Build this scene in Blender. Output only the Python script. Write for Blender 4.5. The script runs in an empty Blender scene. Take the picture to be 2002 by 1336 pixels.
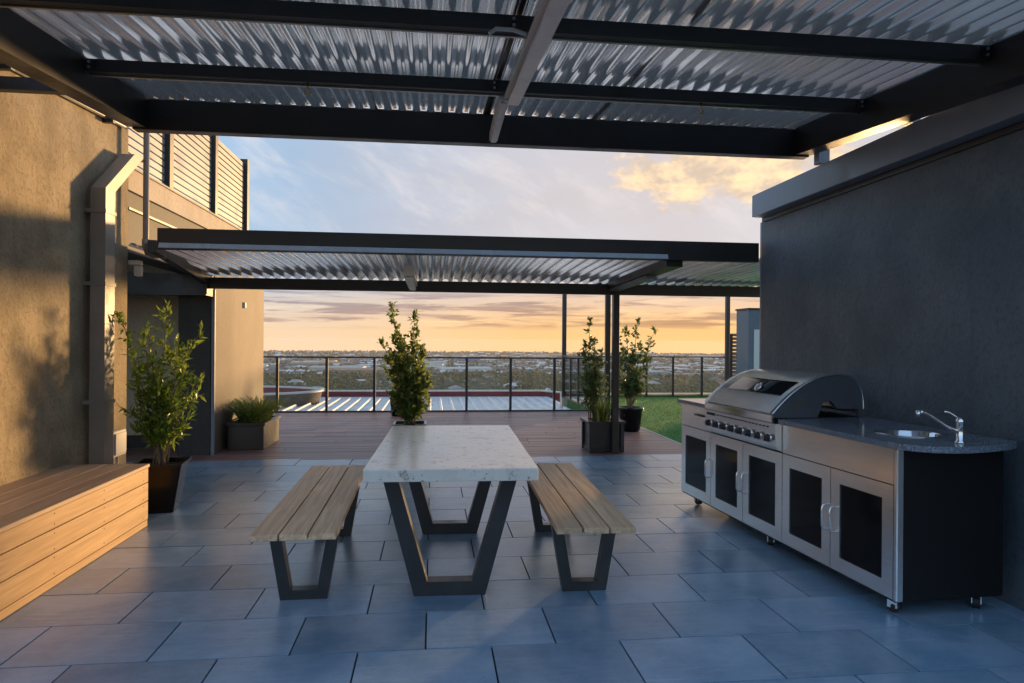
import bpy, bmesh, math, random
from mathutils import Vector, Matrix, Quaternion
R_ = math.radians
sc = bpy.context.scene
C = sc.collection

# ------------------------------------------------------------------ camera
cam_d = bpy.data.cameras.new('camera')
cam_d.sensor_width = 36.0
cam_d.lens = 1320.0 / 2002.0 * 36.0
cam_d.clip_start = 0.05
cam_d.clip_end = 20000.0
cam = bpy.data.objects.new('camera', cam_d)
C.objects.link(cam)
cam.matrix_world = (Matrix.Translation((0, 0, 1.40)) @ Matrix.Rotation(R_(-6.697), 4, 'Z')
                    @ Matrix.Rotation(R_(90), 4, 'X') @ Matrix.Rotation(R_(0.42), 4, 'Z'))
sc.camera = cam

# ------------------------------------------------------------------ world: dusk sky with broken cloud
SUN_AZ, SUN_EL = 36.0, 3.8          # azimuth from +Y towards +X
world = bpy.data.worlds.new('World')
sc.world = world
world.use_nodes = True
wt = world.node_tree
wt.nodes.clear()


class NT:
    """tiny helper to write node graphs"""
    def __init__(self, tree):
        self.t = tree

    def n(self, kind, inp=None, **props):
        nd = self.t.nodes.new(kind)
        for k, v in props.items():
            setattr(nd, k, v)
        for k, v in (inp or {}).items():
            s = nd.inputs[k]
            if isinstance(v, bpy.types.NodeSocket):
                self.t.links.new(v, s)
            else:
                s.default_value = v
        return nd

    def m(self, op, a, b=0.0, c=0.0, clamp=False):
        return self.n('ShaderNodeMath', {0: a, 1: b, 2: c}, operation=op, use_clamp=clamp).outputs[0]

    def ramp(self, fac, stops, interp='LINEAR'):
        nd = self.n('ShaderNodeValToRGB', {0: fac})
        cr = nd.color_ramp
        cr.interpolation = interp
        while len(cr.elements) < len(stops):
            cr.elements.new(0.5)
        for e, (p, c) in zip(cr.elements, stops):
            e.position = p
            e.color = (c, c, c, 1) if isinstance(c, (int, float)) else (*c, 1)
        return nd.outputs[0]

    def mix(self, fac, a, b, mode='MIX'):
        nd = self.n('ShaderNodeMix', data_type='RGBA', blend_type=mode)
        for i, v in ((0, fac), (6, a), (7, b)):
            s = nd.inputs[i]
            if isinstance(v, bpy.types.NodeSocket):
                self.t.links.new(v, s)
            else:
                s.default_value = (*v, 1) if isinstance(v, tuple) and len(v) == 3 else v
        return nd.outputs[2]

    def noise(self, vec, scale, detail=4.0, rough=0.55, dist=0.0):
        d = {'Scale': scale, 'Detail': detail, 'Roughness': rough, 'Distortion': dist}
        if vec is not None:
            d['Vector'] = vec
        return self.n('ShaderNodeTexNoise', d).outputs[0]

    def smooth(self, v, lo, hi):
        return self.n('ShaderNodeMapRange', {0: v, 1: lo, 2: hi, 3: 0.0, 4: 1.0}, interpolation_type='SMOOTHSTEP').outputs[0]

    def comb(self, x, y, z=0.0):
        return self.n('ShaderNodeCombineXYZ', {0: x, 1: y, 2: z}).outputs[0]


w = NT(wt)
tc = w.n('ShaderNodeTexCoord').outputs['Generated']
sep = w.n('ShaderNodeSeparateXYZ', {0: tc})
dx, dy, dz = sep.outputs
zc = w.m('MAXIMUM', dz, 0.006)
sdir = w.n('ShaderNodeVectorMath', {0: w.comb(dx, dy, zc)}, operation='NORMALIZE').outputs[0]
sky = w.n('ShaderNodeTexSky', {'Vector': sdir}, sky_type='NISHITA', sun_disc=False,
          sun_elevation=R_(SUN_EL), sun_rotation=R_(SUN_AZ), altitude=60, air_density=1.0,
          dust_density=0.3, ozone_density=3.0)
az = w.m('ARCTAN2', dx, dy)
el = w.m('ARCSINE', zc)
base = sky.outputs[0]

base = w.n('ShaderNodeGamma', {0: base, 1: 0.42}).outputs[0]
base = w.mix(1.0, base, (0.81, 0.90, 1.06), 'MULTIPLY')
SD = (math.sin(R_(SUN_AZ)) * math.cos(R_(SUN_EL)), math.cos(R_(SUN_AZ)) * math.cos(R_(SUN_EL)), math.sin(R_(SUN_EL)))
near = w.n('ShaderNodeVectorMath', {0: sdir, 1: SD}, operation='DOT_PRODUCT').outputs['Value']
# thin veil of high cloud over the western half of the sky
vn = w.noise(w.comb(w.m('MULTIPLY', az, 2.0), w.m('MULTIPLY', el, 5.0), 7.0), 1.6, 5.0, 0.55)
veil = w.m('MULTIPLY', w.smooth(near, 0.28, 0.74), w.m('ADD', 0.66, w.m('MULTIPLY', vn, 0.5)), clamp=True)
base = w.mix(veil, base, w.mix(w.smooth(near, 0.62, 0.95), (0.50, 0.67, 0.90), (0.90, 0.80, 0.79)))
# warmer, thicker air low down all round the horizon
low = w.m('POWER', w.m('SUBTRACT', 1.0, w.smooth(el, 0.0, 0.125)), 1.2)
lowc = w.mix(w.smooth(near, 0.66, 0.97), (1.34, 0.92, 0.53), (1.48, 0.80, 0.22))
base = w.mix(w.m('MULTIPLY', low, 0.9), base, lowc)
# high thin cirrus, streaked on a slant
s1 = w.comb(w.m('ADD', w.m('MULTIPLY', az, 3.4), w.m('MULTIPLY', el, -3.6)),
            w.m('ADD', w.m('MULTIPLY', el, 11.0), w.m('MULTIPLY', az, 6.5)), 0.0)
ci = w.noise(s1, 1.2, 7.0, 0.64, 0.35)
ci = w.m('MULTIPLY', w.smooth(ci, 0.46, 0.72), w.smooth(el, 0.10, 0.2))
base = w.mix(w.m('MULTIPLY', ci, 0.55), base, w.mix(0.75, base, (1.30, 1.18, 1.10)))
# layered stratus towards the horizon
win = w.m('MULTIPLY', w.smooth(el, 0.014, 0.028), w.m('SUBTRACT', 1.0, w.smooth(el, 0.058, 0.085)))
s2b = w.comb(w.m('MULTIPLY', az, 9.0), w.m('MULTIPLY', el, 75.0), 9.1)
st2 = w.noise(s2b, 1.0, 8.0, 0.62, 0.6)
st_l = w.m('MULTIPLY', w.smooth(st2, 0.50, 0.66), win)
base = w.mix(w.m('MULTIPLY', st_l, 0.7), base, w.mix(1.0, base, (1.2, 1.18, 1.10), 'MULTIPLY'))
s2 = w.comb(w.m('MULTIPLY', az, 6.5), w.m('MULTIPLY', el, 95.0), 3.7)
st = w.noise(s2, 1.0, 8.0, 0.6, 0.5)
st_d = w.m('MULTIPLY', w.smooth(st, 0.45, 0.58), win)
base = w.mix(w.m('MULTIPLY', st_d, 0.95), base, w.mix(1.0, base, (0.55, 0.52, 0.62), 'MULTIPLY'))
# broken cumulus lit gold from below: a band of it stands above the sunset
s3 = w.comb(w.m('MULTIPLY', az, 1.0), w.m('MULTIPLY', el, 1.7), 1.3)
cu = w.noise(s3, 15.0, 8.0, 0.6, 0.25)
ca = w.m('DIVIDE', w.m('SUBTRACT', az, R_(25.0)), 0.15)
ce = w.m('DIVIDE', w.m('SUBTRACT', el, R_(14.3)), 0.05)
blob = w.m('SUBTRACT', 1.0, w.m('SQRT', w.m('ADD', w.m('MULTIPLY', ca, ca), w.m('MULTIPLY', ce, ce))))
cu_m = w.smooth(w.m('ADD', cu, w.m('MULTIPLY', w.m('MAXIMUM', blob, -0.8), 0.32)), 0.46, 0.62)
cu_c = w.mix(w.smooth(w.noise(s3, 24.0, 7.0, 0.62), 0.36, 0.66), (0.98, 0.76, 0.56), (1.72, 1.22, 0.68))
base = w.mix(w.m('MULTIPLY', cu_m, 0.85), base, cu_c)
bg = w.n('ShaderNodeBackground', {0: base, 1: 0.0845})
w.n('ShaderNodeOutputWorld', {0: bg.outputs[0]})

# ------------------------------------------------------------------ sun and exposure
sd = bpy.data.lights.new('sun', 'SUN')
sd.energy = 0.8
sd.angle = R_(5.0)
sd.color = (1.0, 0.60, 0.25)
sun = bpy.data.objects.new('sun', sd)
C.objects.link(sun)
S = Vector((math.sin(R_(SUN_AZ)) * math.cos(R_(SUN_EL)), math.cos(R_(SUN_AZ)) * math.cos(R_(SUN_EL)), math.sin(R_(SUN_EL))))
sun.rotation_euler = (-S).to_track_quat('-Z', 'Y').to_euler()
sun.location = S * 50
sc.view_settings.view_transform = 'Standard'
sc.view_settings.look = 'None'
sc.view_settings.exposure = 3.22
sc.view_settings.gamma = 1.0
sc.view_settings.use_curve_mapping = False
sc.cycles.max_bounces = 8
sc.cycles.use_denoising = True

# ------------------------------------------------------------------ materials
MATS = {}


def mat(name, fn):
    m = bpy.data.materials.new(name)
    m.use_nodes = True
    t = m.node_tree
    t.nodes.clear()
    g = NT(t)
    out = g.n('ShaderNodeOutputMaterial')
    sh = fn(g)
    t.links.new(sh, out.inputs[0])
    MATS[name] = m
    return m


def pbsdf(g, **k):
    names = {'color': 'Base Color', 'rough': 'Roughness', 'metal': 'Metallic', 'spec': 'Specular IOR Level',
             'normal': 'Normal', 'coat': 'Coat Weight', 'coatr': 'Coat Roughness', 'aniso': 'Anisotropic',
             'sub': 'Subsurface Weight', 'trans': 'Transmission Weight', 'sheen': 'Sheen Weight'}
    d = {}
    for a, b in k.items():
        if isinstance(b, tuple) and len(b) == 3:
            b = (*b, 1)
        d[names[a]] = b
    return g.n('ShaderNodeBsdfPrincipled', d).outputs[0]


def objc(g):
    return g.n('ShaderNodeTexCoord').outputs['Object']


def wpos(g):
    return g.n('ShaderNodeNewGeometry').outputs['Position']


def rnd(g):
    return g.n('ShaderNodeObjectInfo').outputs['Random']


def scale_v(g, v, s):
    return g.n('ShaderNodeMapping', {0: v, 3: s}).outputs[0]


def bump(g, hgt, strength=0.3, dist=0.01):
    return g.n('ShaderNodeBump', {'Strength': strength, 'Distance': dist, 'Height': hgt}).outputs[0]


def two(g, vec, scale, a, b, lo=0.35, hi=0.65, detail=5.0):
    return g.mix(g.smooth(g.noise(vec, scale, detail, 0.6), lo, hi), a, b)


def m_render(a, b, sc1=1.3, rough=0.85, bstr=0.35):
    def f(g):
        p = wpos(g)
        c = two(g, p, sc1, a, b, 0.3, 0.7)
        st = g.noise(scale_v(g, p, (3.0, 3.0, 0.35)), 2.0, 4.0, 0.6)       # rain streaks
        c = g.mix(g.m('MULTIPLY', g.smooth(st, 0.5, 0.75), 0.35), c, tuple(0.72 * x for x in a))
        md = g.noise(p, 34.0, 4.0, 0.65)
        c = g.mix(g.m('MULTIPLY', g.smooth(md, 0.48, 0.70), 0.55), c, tuple(0.62 * x for x in a))
        fine = g.noise(p, 140.0, 3.0, 0.7)
        c = g.mix(g.m('MULTIPLY', g.smooth(fine, 0.45, 0.7), 0.25), c, tuple(min(1, 1.3 * x) for x in b))
        h = g.m('ADD', g.m('ADD', g.m('MULTIPLY', fine, 0.6), md), g.noise(p, 9.0, 5.0, 0.6))
        return pbsdf(g, color=c, rough=rough, normal=bump(g, h, bstr, 0.012))
    return f


mat('taupe_render', m_render((0.185, 0.145, 0.088), (0.335, 0.27, 0.175), 2.2, 0.85, 0.7))
mat('charcoal_render', m_render((0.048, 0.075, 0.10), (0.105, 0.132, 0.16), 1.6, 0.45, 0.45))
mat('brown_cladding', m_render((0.098, 0.077, 0.060), (0.14, 0.112, 0.09), 1.1, 0.7, 0.15))
mat('beige_wall', m_render((0.58, 0.49, 0.34), (0.68, 0.58, 0.42), 0.8, 0.8, 0.12))
mat('concrete_band', m_render((0.36, 0.31, 0.24), (0.44, 0.38, 0.30), 1.5, 0.8, 0.2))
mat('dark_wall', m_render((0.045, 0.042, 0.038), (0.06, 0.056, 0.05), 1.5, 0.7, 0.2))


def m_paint(col, rough=0.4, dust=0.3, bst=0.05):
    def f(g):
        p = wpos(g)
        d = g.smooth(g.noise(p, 3.5, 6.0, 0.65), 0.45, 0.75)
        c = g.mix(g.m('MULTIPLY', d, dust), col, tuple(min(1.0, x * 1.6 + 0.03) for x in col))
        r = g.m('ADD', rough, g.m('MULTIPLY', d, 0.2))
        return pbsdf(g, color=c, rough=r, normal=bump(g, g.noise(p, 60.0, 2.0), bst, 0.004))
    return f


mat('dark_steel', m_paint((0.02, 0.021, 0.023), 0.38))
mat('fascia_paint', m_paint((0.18, 0.21, 0.25), 0.34, 0.25))
mat('leg_black', m_paint((0.018, 0.019, 0.021), 0.33, 0.35))
mat('post_black', m_paint((0.02, 0.019, 0.02), 0.35))
mat('pipe_grey', m_paint((0.20, 0.175, 0.145), 0.4))
mat('pipe_charcoal', m_paint((0.08, 0.085, 0.095), 0.4))
mat('white_plastic', m_paint((0.62, 0.61, 0.58), 0.4, 0.15))
mat('slat_paint', m_paint((0.20, 0.205, 0.225), 0.5, 0.3))
mat('slat_brown', m_paint((0.22, 0.17, 0.13), 0.5, 0.3))
mat('panel_grey', m_paint((0.11, 0.14, 0.18), 0.4, 0.2))
mat('pot_gloss', lambda g: pbsdf(g, color=(0.005, 0.005, 0.006), rough=g.m('ADD', 0.10, g.m('MULTIPLY', g.noise(wpos(g), 9.0), 0.14)), spec=0.28))
mat('planter_slate', m_paint((0.018, 0.023, 0.029), 0.28, 0.25))
mat('planter_brown', m_paint((0.040, 0.033, 0.025), 0.35, 0.3))
mat('brass', lambda g: pbsdf(g, color=(0.55, 0.38, 0.15), metal=1.0, rough=0.3))
mat('cap_cream', m_paint((0.55, 0.50, 0.43), 0.5))
mat('red_lining', m_paint((0.20, 0.016, 0.02), 0.45, 0.15))
mat('drum_tan', m_paint((0.13, 0.095, 0.06), 0.35))


def m_corr(tw, tint):
    """smoked translucent roofing: daylight comes through, the ribs shine"""
    def f(g):
        p = wpos(g)
        d = g.noise(scale_v(g, p, (3.0, 0.5, 3.0)), 2.2, 6.0, 0.6)
        dirt = g.smooth(g.noise(scale_v(g, p, (9.0, 1.2, 9.0)), 1.7, 6.0, 0.65), 0.48, 0.75)
        c = g.mix(g.m('MULTIPLY', dirt, 0.55), (0.93, 0.92, 0.90), (0.58, 0.55, 0.51))
        sur = pbsdf(g, color=c, metal=0.92, rough=g.m('ADD', 0.10, g.m('MULTIPLY', d, 0.10)), spec=0.8)
        tr = g.n('ShaderNodeBsdfTranslucent', {0: g.mix(g.m('MULTIPLY', dirt, 0.6), tint, tuple(0.55 * x for x in tint))}).outputs[0]
        return g.n('ShaderNodeMixShader', {0: tw, 1: sur, 2: tr}).outputs[0]
    return f


mat('canopy_sheet', m_corr(0.07, (0.75, 0.73, 0.70)))
mat('zinc_sheet', m_corr(0.085, (0.9, 0.87, 0.83)))
mat('galv_lip', lambda g: pbsdf(g, color=(0.6, 0.58, 0.55), metal=0.9, rough=0.32))


def f_tile(g):
    o = objc(g)
    r = rnd(g)
    off = g.n('ShaderNodeVectorMath', {0: o, 1: g.comb(g.m('MULTIPLY', r, 37.0), g.m('MULTIPLY', r, 91.0), 0.0)}, operation='ADD').outputs[0]
    big = g.noise(off, 3.2, 6.0, 0.62)
    fine = g.noise(off, 34.0, 5.0, 0.65)
    str_ = g.noise(scale_v(g, off, (2.0, 16.0, 1.0)), 2.0, 5.0, 0.6, 0.6)
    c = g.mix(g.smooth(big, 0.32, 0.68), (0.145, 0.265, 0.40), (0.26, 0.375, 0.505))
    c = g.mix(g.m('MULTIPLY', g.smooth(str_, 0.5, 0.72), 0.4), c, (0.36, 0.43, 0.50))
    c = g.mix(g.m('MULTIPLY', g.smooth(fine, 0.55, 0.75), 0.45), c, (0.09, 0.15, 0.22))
    v = g.m('ADD', 0.82, g.m('MULTIPLY', r, 0.36))
    c = g.mix(1.0, c, g.comb(v, v, v), 'MULTIPLY')
    wp = wpos(g)
    stain = g.smooth(g.noise(wp, 1.7, 7.0, 0.66, 0.4), 0.50, 0.72)          # dried water marks across the paving
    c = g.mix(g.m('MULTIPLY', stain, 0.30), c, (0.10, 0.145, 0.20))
    grit = g.smooth(g.noise(wp, 120.0, 2.0, 0.6), 0.66, 0.74)
    c = g.mix(g.m('MULTIPLY', grit, 0.35), c, (0.42, 0.45, 0.48))
    rough = g.m('ADD', g.m('ADD', 0.24, g.m('MULTIPLY', big, 0.22)), g.m('MULTIPLY', stain, 0.10))
    hgt = g.m('ADD', g.m('MULTIPLY', big, 0.8), g.m('MULTIPLY', fine, 0.35))
    return pbsdf(g, color=c, rough=rough, spec=0.6, coat=0.35, coatr=0.26, normal=bump(g, hgt, 0.12, 0.006))


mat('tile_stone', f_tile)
mat('grout', lambda g: pbsdf(g, color=two(g, wpos(g), 20.0, (0.03, 0.03, 0.032), (0.05, 0.05, 0.052)), rough=0.9))


def m_wood(dark, light, axis='x', rough=0.45, spec=0.5, knots=0.0, tone=0.25):
    def f(g):
        o = objc(g)
        r = rnd(g)
        off = g.n('ShaderNodeVectorMath', {0: o, 1: g.comb(g.m('MULTIPLY', r, 13.0), g.m('MULTIPLY', r, 71.0), g.m('MULTIPLY', r, 23.0))}, operation='ADD').outputs[0]
        s = {'x': (1.2, 26.0, 26.0), 'y': (26.0, 1.2, 26.0)}[axis]
        gr = g.noise(scale_v(g, off, s), 1.6, 7.0, 0.62, 0.5)
        blot = g.noise(scale_v(g, off, tuple(x * 0.25 + 0.6 for x in s)), 1.2, 4.0, 0.5)
        c = g.mix(g.smooth(gr, 0.3, 0.7), dark, light)
        c = g.mix(g.m('MULTIPLY', g.smooth(blot, 0.4, 0.75), 0.35), c, tuple(0.7 * x for x in dark))
        v = g.m('ADD', 1.0 - tone / 2, g.m('MULTIPLY', r, tone))
        c = g.mix(1.0, c, g.comb(v, v, v), 'MULTIPLY')
        return pbsdf(g, color=c, rough=g.m('ADD', rough, g.m('MULTIPLY', gr, 0.2)), spec=spec, normal=bump(g, gr, 0.25, 0.003))
    return f


mat('composite_timber', m_wood((0.46, 0.30, 0.175), (0.74, 0.53, 0.335), 'y', 0.42, tone=0.3))
mat('bench_timber', m_wood((0.42, 0.25, 0.115), (0.58, 0.37, 0.18), 'y', 0.5, 0.4))
mat('bench_top_timber', m_wood((0.32, 0.20, 0.125), (0.48, 0.33, 0.215), 'y', 0.42))
mat('deck_timber', m_wood((0.19, 0.088, 0.072), (0.33, 0.195, 0.17), 'x', 0.34, 0.5, tone=0.5))


def f_conc(g):
    o = objc(g)
    n1 = g.noise(o, 3.0, 7.0, 0.65, 0.6)
    n2 = g.noise(o, 9.0, 7.0, 0.74, 0.25)
    n3 = g.noise(scale_v(g, o, (1.0, 0.7, 1.0)), 30.0, 4.0, 0.7)
    c = g.mix(g.smooth(n1, 0.3, 0.7), (0.64, 0.61, 0.55), (0.82, 0.79, 0.73))
    c = g.mix(g.m('MULTIPLY', g.smooth(n1, 0.47, 0.62), 0.35), c, (0.48, 0.44, 0.38))
    c = g.mix(g.m('MULTIPLY', g.smooth(n2, 0.54, 0.66), 0.65), c, (0.36, 0.32, 0.28))
    pit = g.smooth(g.m('ADD', n3, g.m('MULTIPLY', n2, 0.45)), 0.83, 0.88)
    c = g.mix(g.m('MULTIPLY', pit, 0.8), c, (0.13, 0.11, 0.095))
    rr = g.m('ADD', 0.16, g.m('MULTIPLY', n2, 0.3))
    return pbsdf(g, color=c, rough=rr, spec=0.8, coat=0.6, coatr=0.12, normal=bump(g, g.m('SUBTRACT', g.m('MULTIPLY', n1, 0.25), pit), 0.18, 0.004))


mat('cast_concrete', f_conc)


def f_steel(g):
    o = objc(g)
    br = g.noise(scale_v(g, o, (1.5, 40.0, 120.0)), 2.0, 2.0, 0.5)
    sm = g.noise(o, 4.0, 5.0, 0.6)
    wave = g.noise(scale_v(g, o, (1.6, 1.0, 0.8)), 2.2, 1.0, 0.4)
    c = g.mix(g.smooth(br, 0.25, 0.75), (0.80, 0.79, 0.775), (0.92, 0.915, 0.90))
    return pbsdf(g, color=c, metal=0.9, rough=g.m('ADD', 0.14, g.m('MULTIPLY', sm, 0.18)), normal=bump(g, wave, 0.12, 0.02))


mat('brushed_steel', f_steel)
mat('chrome', lambda g: pbsdf(g, color=(0.75, 0.76, 0.78), metal=1.0, rough=0.1))
mat('black_glass', lambda g: pbsdf(g, color=(0.008, 0.009, 0.011), rough=0.08, spec=0.12))
mat('black_panel', lambda g: pbsdf(g, color=(0.01, 0.01, 0.011), rough=g.m('ADD', 0.35, g.m('MULTIPLY', g.noise(objc(g), 4.0), 0.2)), spec=0.3))
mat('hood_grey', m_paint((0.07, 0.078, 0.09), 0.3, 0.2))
mat('rubber', lambda g: pbsdf(g, color=(0.015, 0.015, 0.016), rough=0.6))


def f_gran(g):
    o = objc(g)
    v = g.n('ShaderNodeTexVoronoi', {'Vector': o, 'Scale': 330.0}).outputs['Color']
    sv = g.n('ShaderNodeSeparateColor', {0: v}).outputs[0]
    n = g.noise(o, 70.0, 4.0, 0.7)
    c = g.mix(g.smooth(sv, 0.55, 0.95), (0.10, 0.13, 0.17), (0.33, 0.38, 0.44))
    c = g.mix(g.smooth(n, 0.58, 0.72), c, (0.04, 0.05, 0.065))
    return pbsdf(g, color=c, rough=0.16, spec=0.5)


mat('granite', f_gran)


def f_glass(g):
    lw = g.n('ShaderNodeFresnel', {0: 1.45}).outputs[0]
    tr = g.n('ShaderNodeBsdfTransparent', {0: (0.93, 0.95, 0.94, 1)}).outputs[0]
    gl = g.n('ShaderNodeBsdfGlossy', {'Color': (1, 1, 1, 1), 'Roughness': 0.02}).outputs[0]
    return g.n('ShaderNodeMixShader', {0: g.m('MULTIPLY', lw, 0.9), 1: tr, 2: gl}).outputs[0]


mat('clear_glass', f_glass)


def m_leaf(a, b, tip, trans=0.35):
    def f(g):
        p = wpos(g)
        n = g.noise(p, 14.0, 3.0, 0.6)
        n2 = g.noise(p, 55.0, 2.0, 0.6)
        c = g.mix(g.smooth(n, 0.35, 0.65), a, b)
        c = g.mix(g.m('MULTIPLY', g.smooth(n2, 0.52, 0.68), 0.7), c, tip)
        d = pbsdf(g, color=c, rough=0.38, spec=0.45)
        t = g.n('ShaderNodeBsdfTranslucent', {0: g.mix(0.5, c, tip)}).outputs[0]
        return g.n('ShaderNodeMixShader', {0: trans, 1: d, 2: t}).outputs[0]
    return f


mat('leaf_olive', m_leaf((0.085, 0.145, 0.035), (0.15, 0.225, 0.05), (0.38, 0.43, 0.13), 0.48))
mat('leaf_bright', m_leaf((0.07, 0.155, 0.025), (0.14, 0.25, 0.035), (0.34, 0.42, 0.07), 0.48))
mat('leaf_dark', m_leaf((0.075, 0.13, 0.045), (0.12, 0.185, 0.06), (0.28, 0.33, 0.13), 0.45))
mat('blade_green', m_leaf((0.06, 0.11, 0.025), (0.10, 0.17, 0.035), (0.22, 0.25, 0.06)))
mat('turf_blade', m_leaf((0.025, 0.15, 0.015), (0.045, 0.21, 0.02), (0.07, 0.27, 0.03), 0.2))
mat('turf_base', lambda g: pbsdf(g, color=two(g, wpos(g), 6.0, (0.03, 0.15, 0.018), (0.05, 0.2, 0.02)), rough=0.9, normal=bump(g, g.noise(wpos(g), 160.0, 3.0), 0.7, 0.02)))
mat('bark', lambda g: pbsdf(g, color=two(g, wpos(g), 30.0, (0.16, 0.11, 0.065), (0.28, 0.21, 0.13)), rough=0.8))
mat('soil', lambda g: pbsdf(g, color=two(g, wpos(g), 40.0, (0.03, 0.022, 0.016), (0.07, 0.052, 0.036)), rough=0.95, normal=bump(g, g.noise(wpos(g), 50.0), 0.8, 0.02)))


def f_ground(g):
    p = wpos(g)
    c = two(g, p, 0.006, (0.045, 0.065, 0.03), (0.13, 0.115, 0.07), 0.4, 0.6)
    c = g.mix(g.smooth(g.noise(p, 0.03, 5.0, 0.7), 0.5, 0.62), c, (0.075, 0.08, 0.06))
    return pbsdf(g, color=c, rough=0.95)


mat('suburb_ground', f_ground)
mat('tree_mass', lambda g: pbsdf(g, color=g.mix(rnd(g), two(g, wpos(g), 0.05, (0.028, 0.05, 0.022), (0.075, 0.085, 0.035)), (0.06, 0.075, 0.035)), rough=0.9))
mat('white_roof', lambda g: pbsdf(g, color=two(g, wpos(g), 0.02, (0.55, 0.57, 0.60), (0.78, 0.79, 0.80)), rough=0.5))


def m_house(cols):
    def f(g):
        return pbsdf(g, color=g.ramp(rnd(g), [(i / len(cols), c) for i, c in enumerate(cols)], 'CONSTANT'), rough=0.7)
    return f


mat('house_roof', m_house([(0.22, 0.10, 0.07), (0.30, 0.30, 0.31), (0.15, 0.15, 0.16), (0.26, 0.14, 0.09), (0.62, 0.62, 0.62), (0.40, 0.38, 0.36)]))
mat('house_wall', m_house([(0.55, 0.50, 0.42), (0.40, 0.27, 0.19), (0.62, 0.60, 0.57), (0.48, 0.42, 0.34)]))
mat('roof_terracotta', m_paint((0.24, 0.12, 0.08), 0.8))
mat('roof_slate', m_paint((0.13, 0.13, 0.14), 0.7))
mat('white_metal_roof', lambda g: pbsdf(g, color=two(g, wpos(g), 1.2, (0.60, 0.63, 0.66), (0.74, 0.75, 0.76)), rough=0.4, metal=0.2))
mat('lens_plastic', lambda g: pbsdf(g, color=two(g, objc(g), 6.0, (0.62, 0.60, 0.58), (0.72, 0.69, 0.66)), rough=0.25))
mat('lip_sky_sheen', m_paint((0.30, 0.36, 0.42), 0.25, 0.3))  # pale blue puts the reflected sky into the gutter lip's colour
mat('blue_cladding', m_paint((0.10, 0.22, 0.42), 0.4))

# ------------------------------------------------------------------ mesh helpers


def box(bm, x0, x1, y0, y1, z0, z1, bev=0.0, seg=1):
    M = Matrix.Translation(((x0 + x1) / 2, (y0 + y1) / 2, (z0 + z1) / 2)) @ Matrix.Diagonal((x1 - x0, y1 - y0, z1 - z0, 1))
    r = bmesh.ops.create_cube(bm, size=1.0, matrix=M)
    if bev:
        es = list({e for v in r['verts'] for e in v.link_edges})
        bmesh.ops.bevel(bm, geom=es, offset=bev, segments=seg, profile=0.6, affect='EDGES', clamp_overlap=True)


def bar(bm, a, b, wdt, hgt, up=(0, 0, 1)):
    """box from a to b, wdt wide, hgt tall, around its axis"""
    a, b = Vector(a), Vector(b)
    d = (b - a)
    L = d.length
    d.normalize()
    u = Vector(up)
    s = d.cross(u)
    if s.length < 1e-4:
        s = d.cross(Vector((0, 1, 0)))
    s.normalize()
    u = s.cross(d)
    M = Matrix(((d.x, s.x, u.x, 0), (d.y, s.y, u.y, 0), (d.z, s.z, u.z, 0), (0, 0, 0, 1)))
    M = Matrix.Translation((a + b) / 2) @ M @ Matrix.Diagonal((L, wdt, hgt, 1))
    bmesh.ops.create_cube(bm, size=1.0, matrix=M)


def tube(bm, pts, r, seg=10, caps=True):
    """round tube through pts; r a number or one per point"""
    pts = [Vector(p) for p in pts]
    rs = r if isinstance(r, (list, tuple)) else [r] * len(pts)
    rings = []
    prev = None
    for i, p in enumerate(pts):
        d = (pts[min(i + 1, len(pts) - 1)] - pts[max(i - 1, 0)]).normalized()
        if prev is None:
            n = d.orthogonal().normalized()
        else:
            n = (prev - d * prev.dot(d)).normalized()
        prev = n
        b = d.cross(n)
        rings.append([bm.verts.new(p + (n * math.cos(2 * math.pi * k / seg) + b * math.sin(2 * math.pi * k / seg)) * rs[i]) for k in range(seg)])
    for A, B in zip(rings, rings[1:]):
        for k in range(seg):
            f = bm.faces.new((A[k], A[(k + 1) % seg], B[(k + 1) % seg], B[k]))
            f.smooth = True
    if caps:
        bm.faces.new(rings[0][::-1])
        bm.faces.new(rings[-1])


def lathe(bm, prof, cx=0, cy=0, seg=28, sx=1.0, sy=1.0, smooth=True, a0=0.0):
    rings = []
    for r, z in prof:
        rings.append([bm.verts.new((cx + sx * r * math.cos(a0 + 2 * math.pi * k / seg), cy + sy * r * math.sin(a0 + 2 * math.pi * k / seg), z)) for k in range(seg)])
    for A, B in zip(rings, rings[1:]):
        for k in range(seg):
            f = bm.faces.new((A[k], A[(k + 1) % seg], B[(k + 1) % seg], B[k]))
            f.smooth = smooth
    bm.faces.new(rings[0][::-1])
    bm.faces.new(rings[-1])


def prism(bm, poly, axis, a0, a1):
    """extrude polygon poly (2-D) along axis from a0 to a1"""
    def P3(p, a):
        return {'x': (a, p[0], p[1]), 'y': (p[0], a, p[1]), 'z': (p[0], p[1], a)}[axis]
    A = [bm.verts.new(P3(p, a0)) for p in poly]
    B = [bm.verts.new(P3(p, a1)) for p in poly]
    n = len(poly)
    fs = [bm.faces.new((A[i], A[(i + 1) % n], B[(i + 1) % n], B[i])) for i in range(n)]
    fs += [bm.faces.new(A[::-1]), bm.faces.new(B)]
    return fs


def mesh_obj(name, bm, material, parent=None):
    bmesh.ops.recalc_face_normals(bm, faces=bm.faces[:])
    me = bpy.data.meshes.new(name)
    bm.to_mesh(me)
    bm.free()
    for m in (material if isinstance(material, (list, tuple)) else [material]):
        me.materials.append(MATS[m])
    o = bpy.data.objects.new(name, me)
    C.objects.link(o)
    o.parent = parent
    return o


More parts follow.
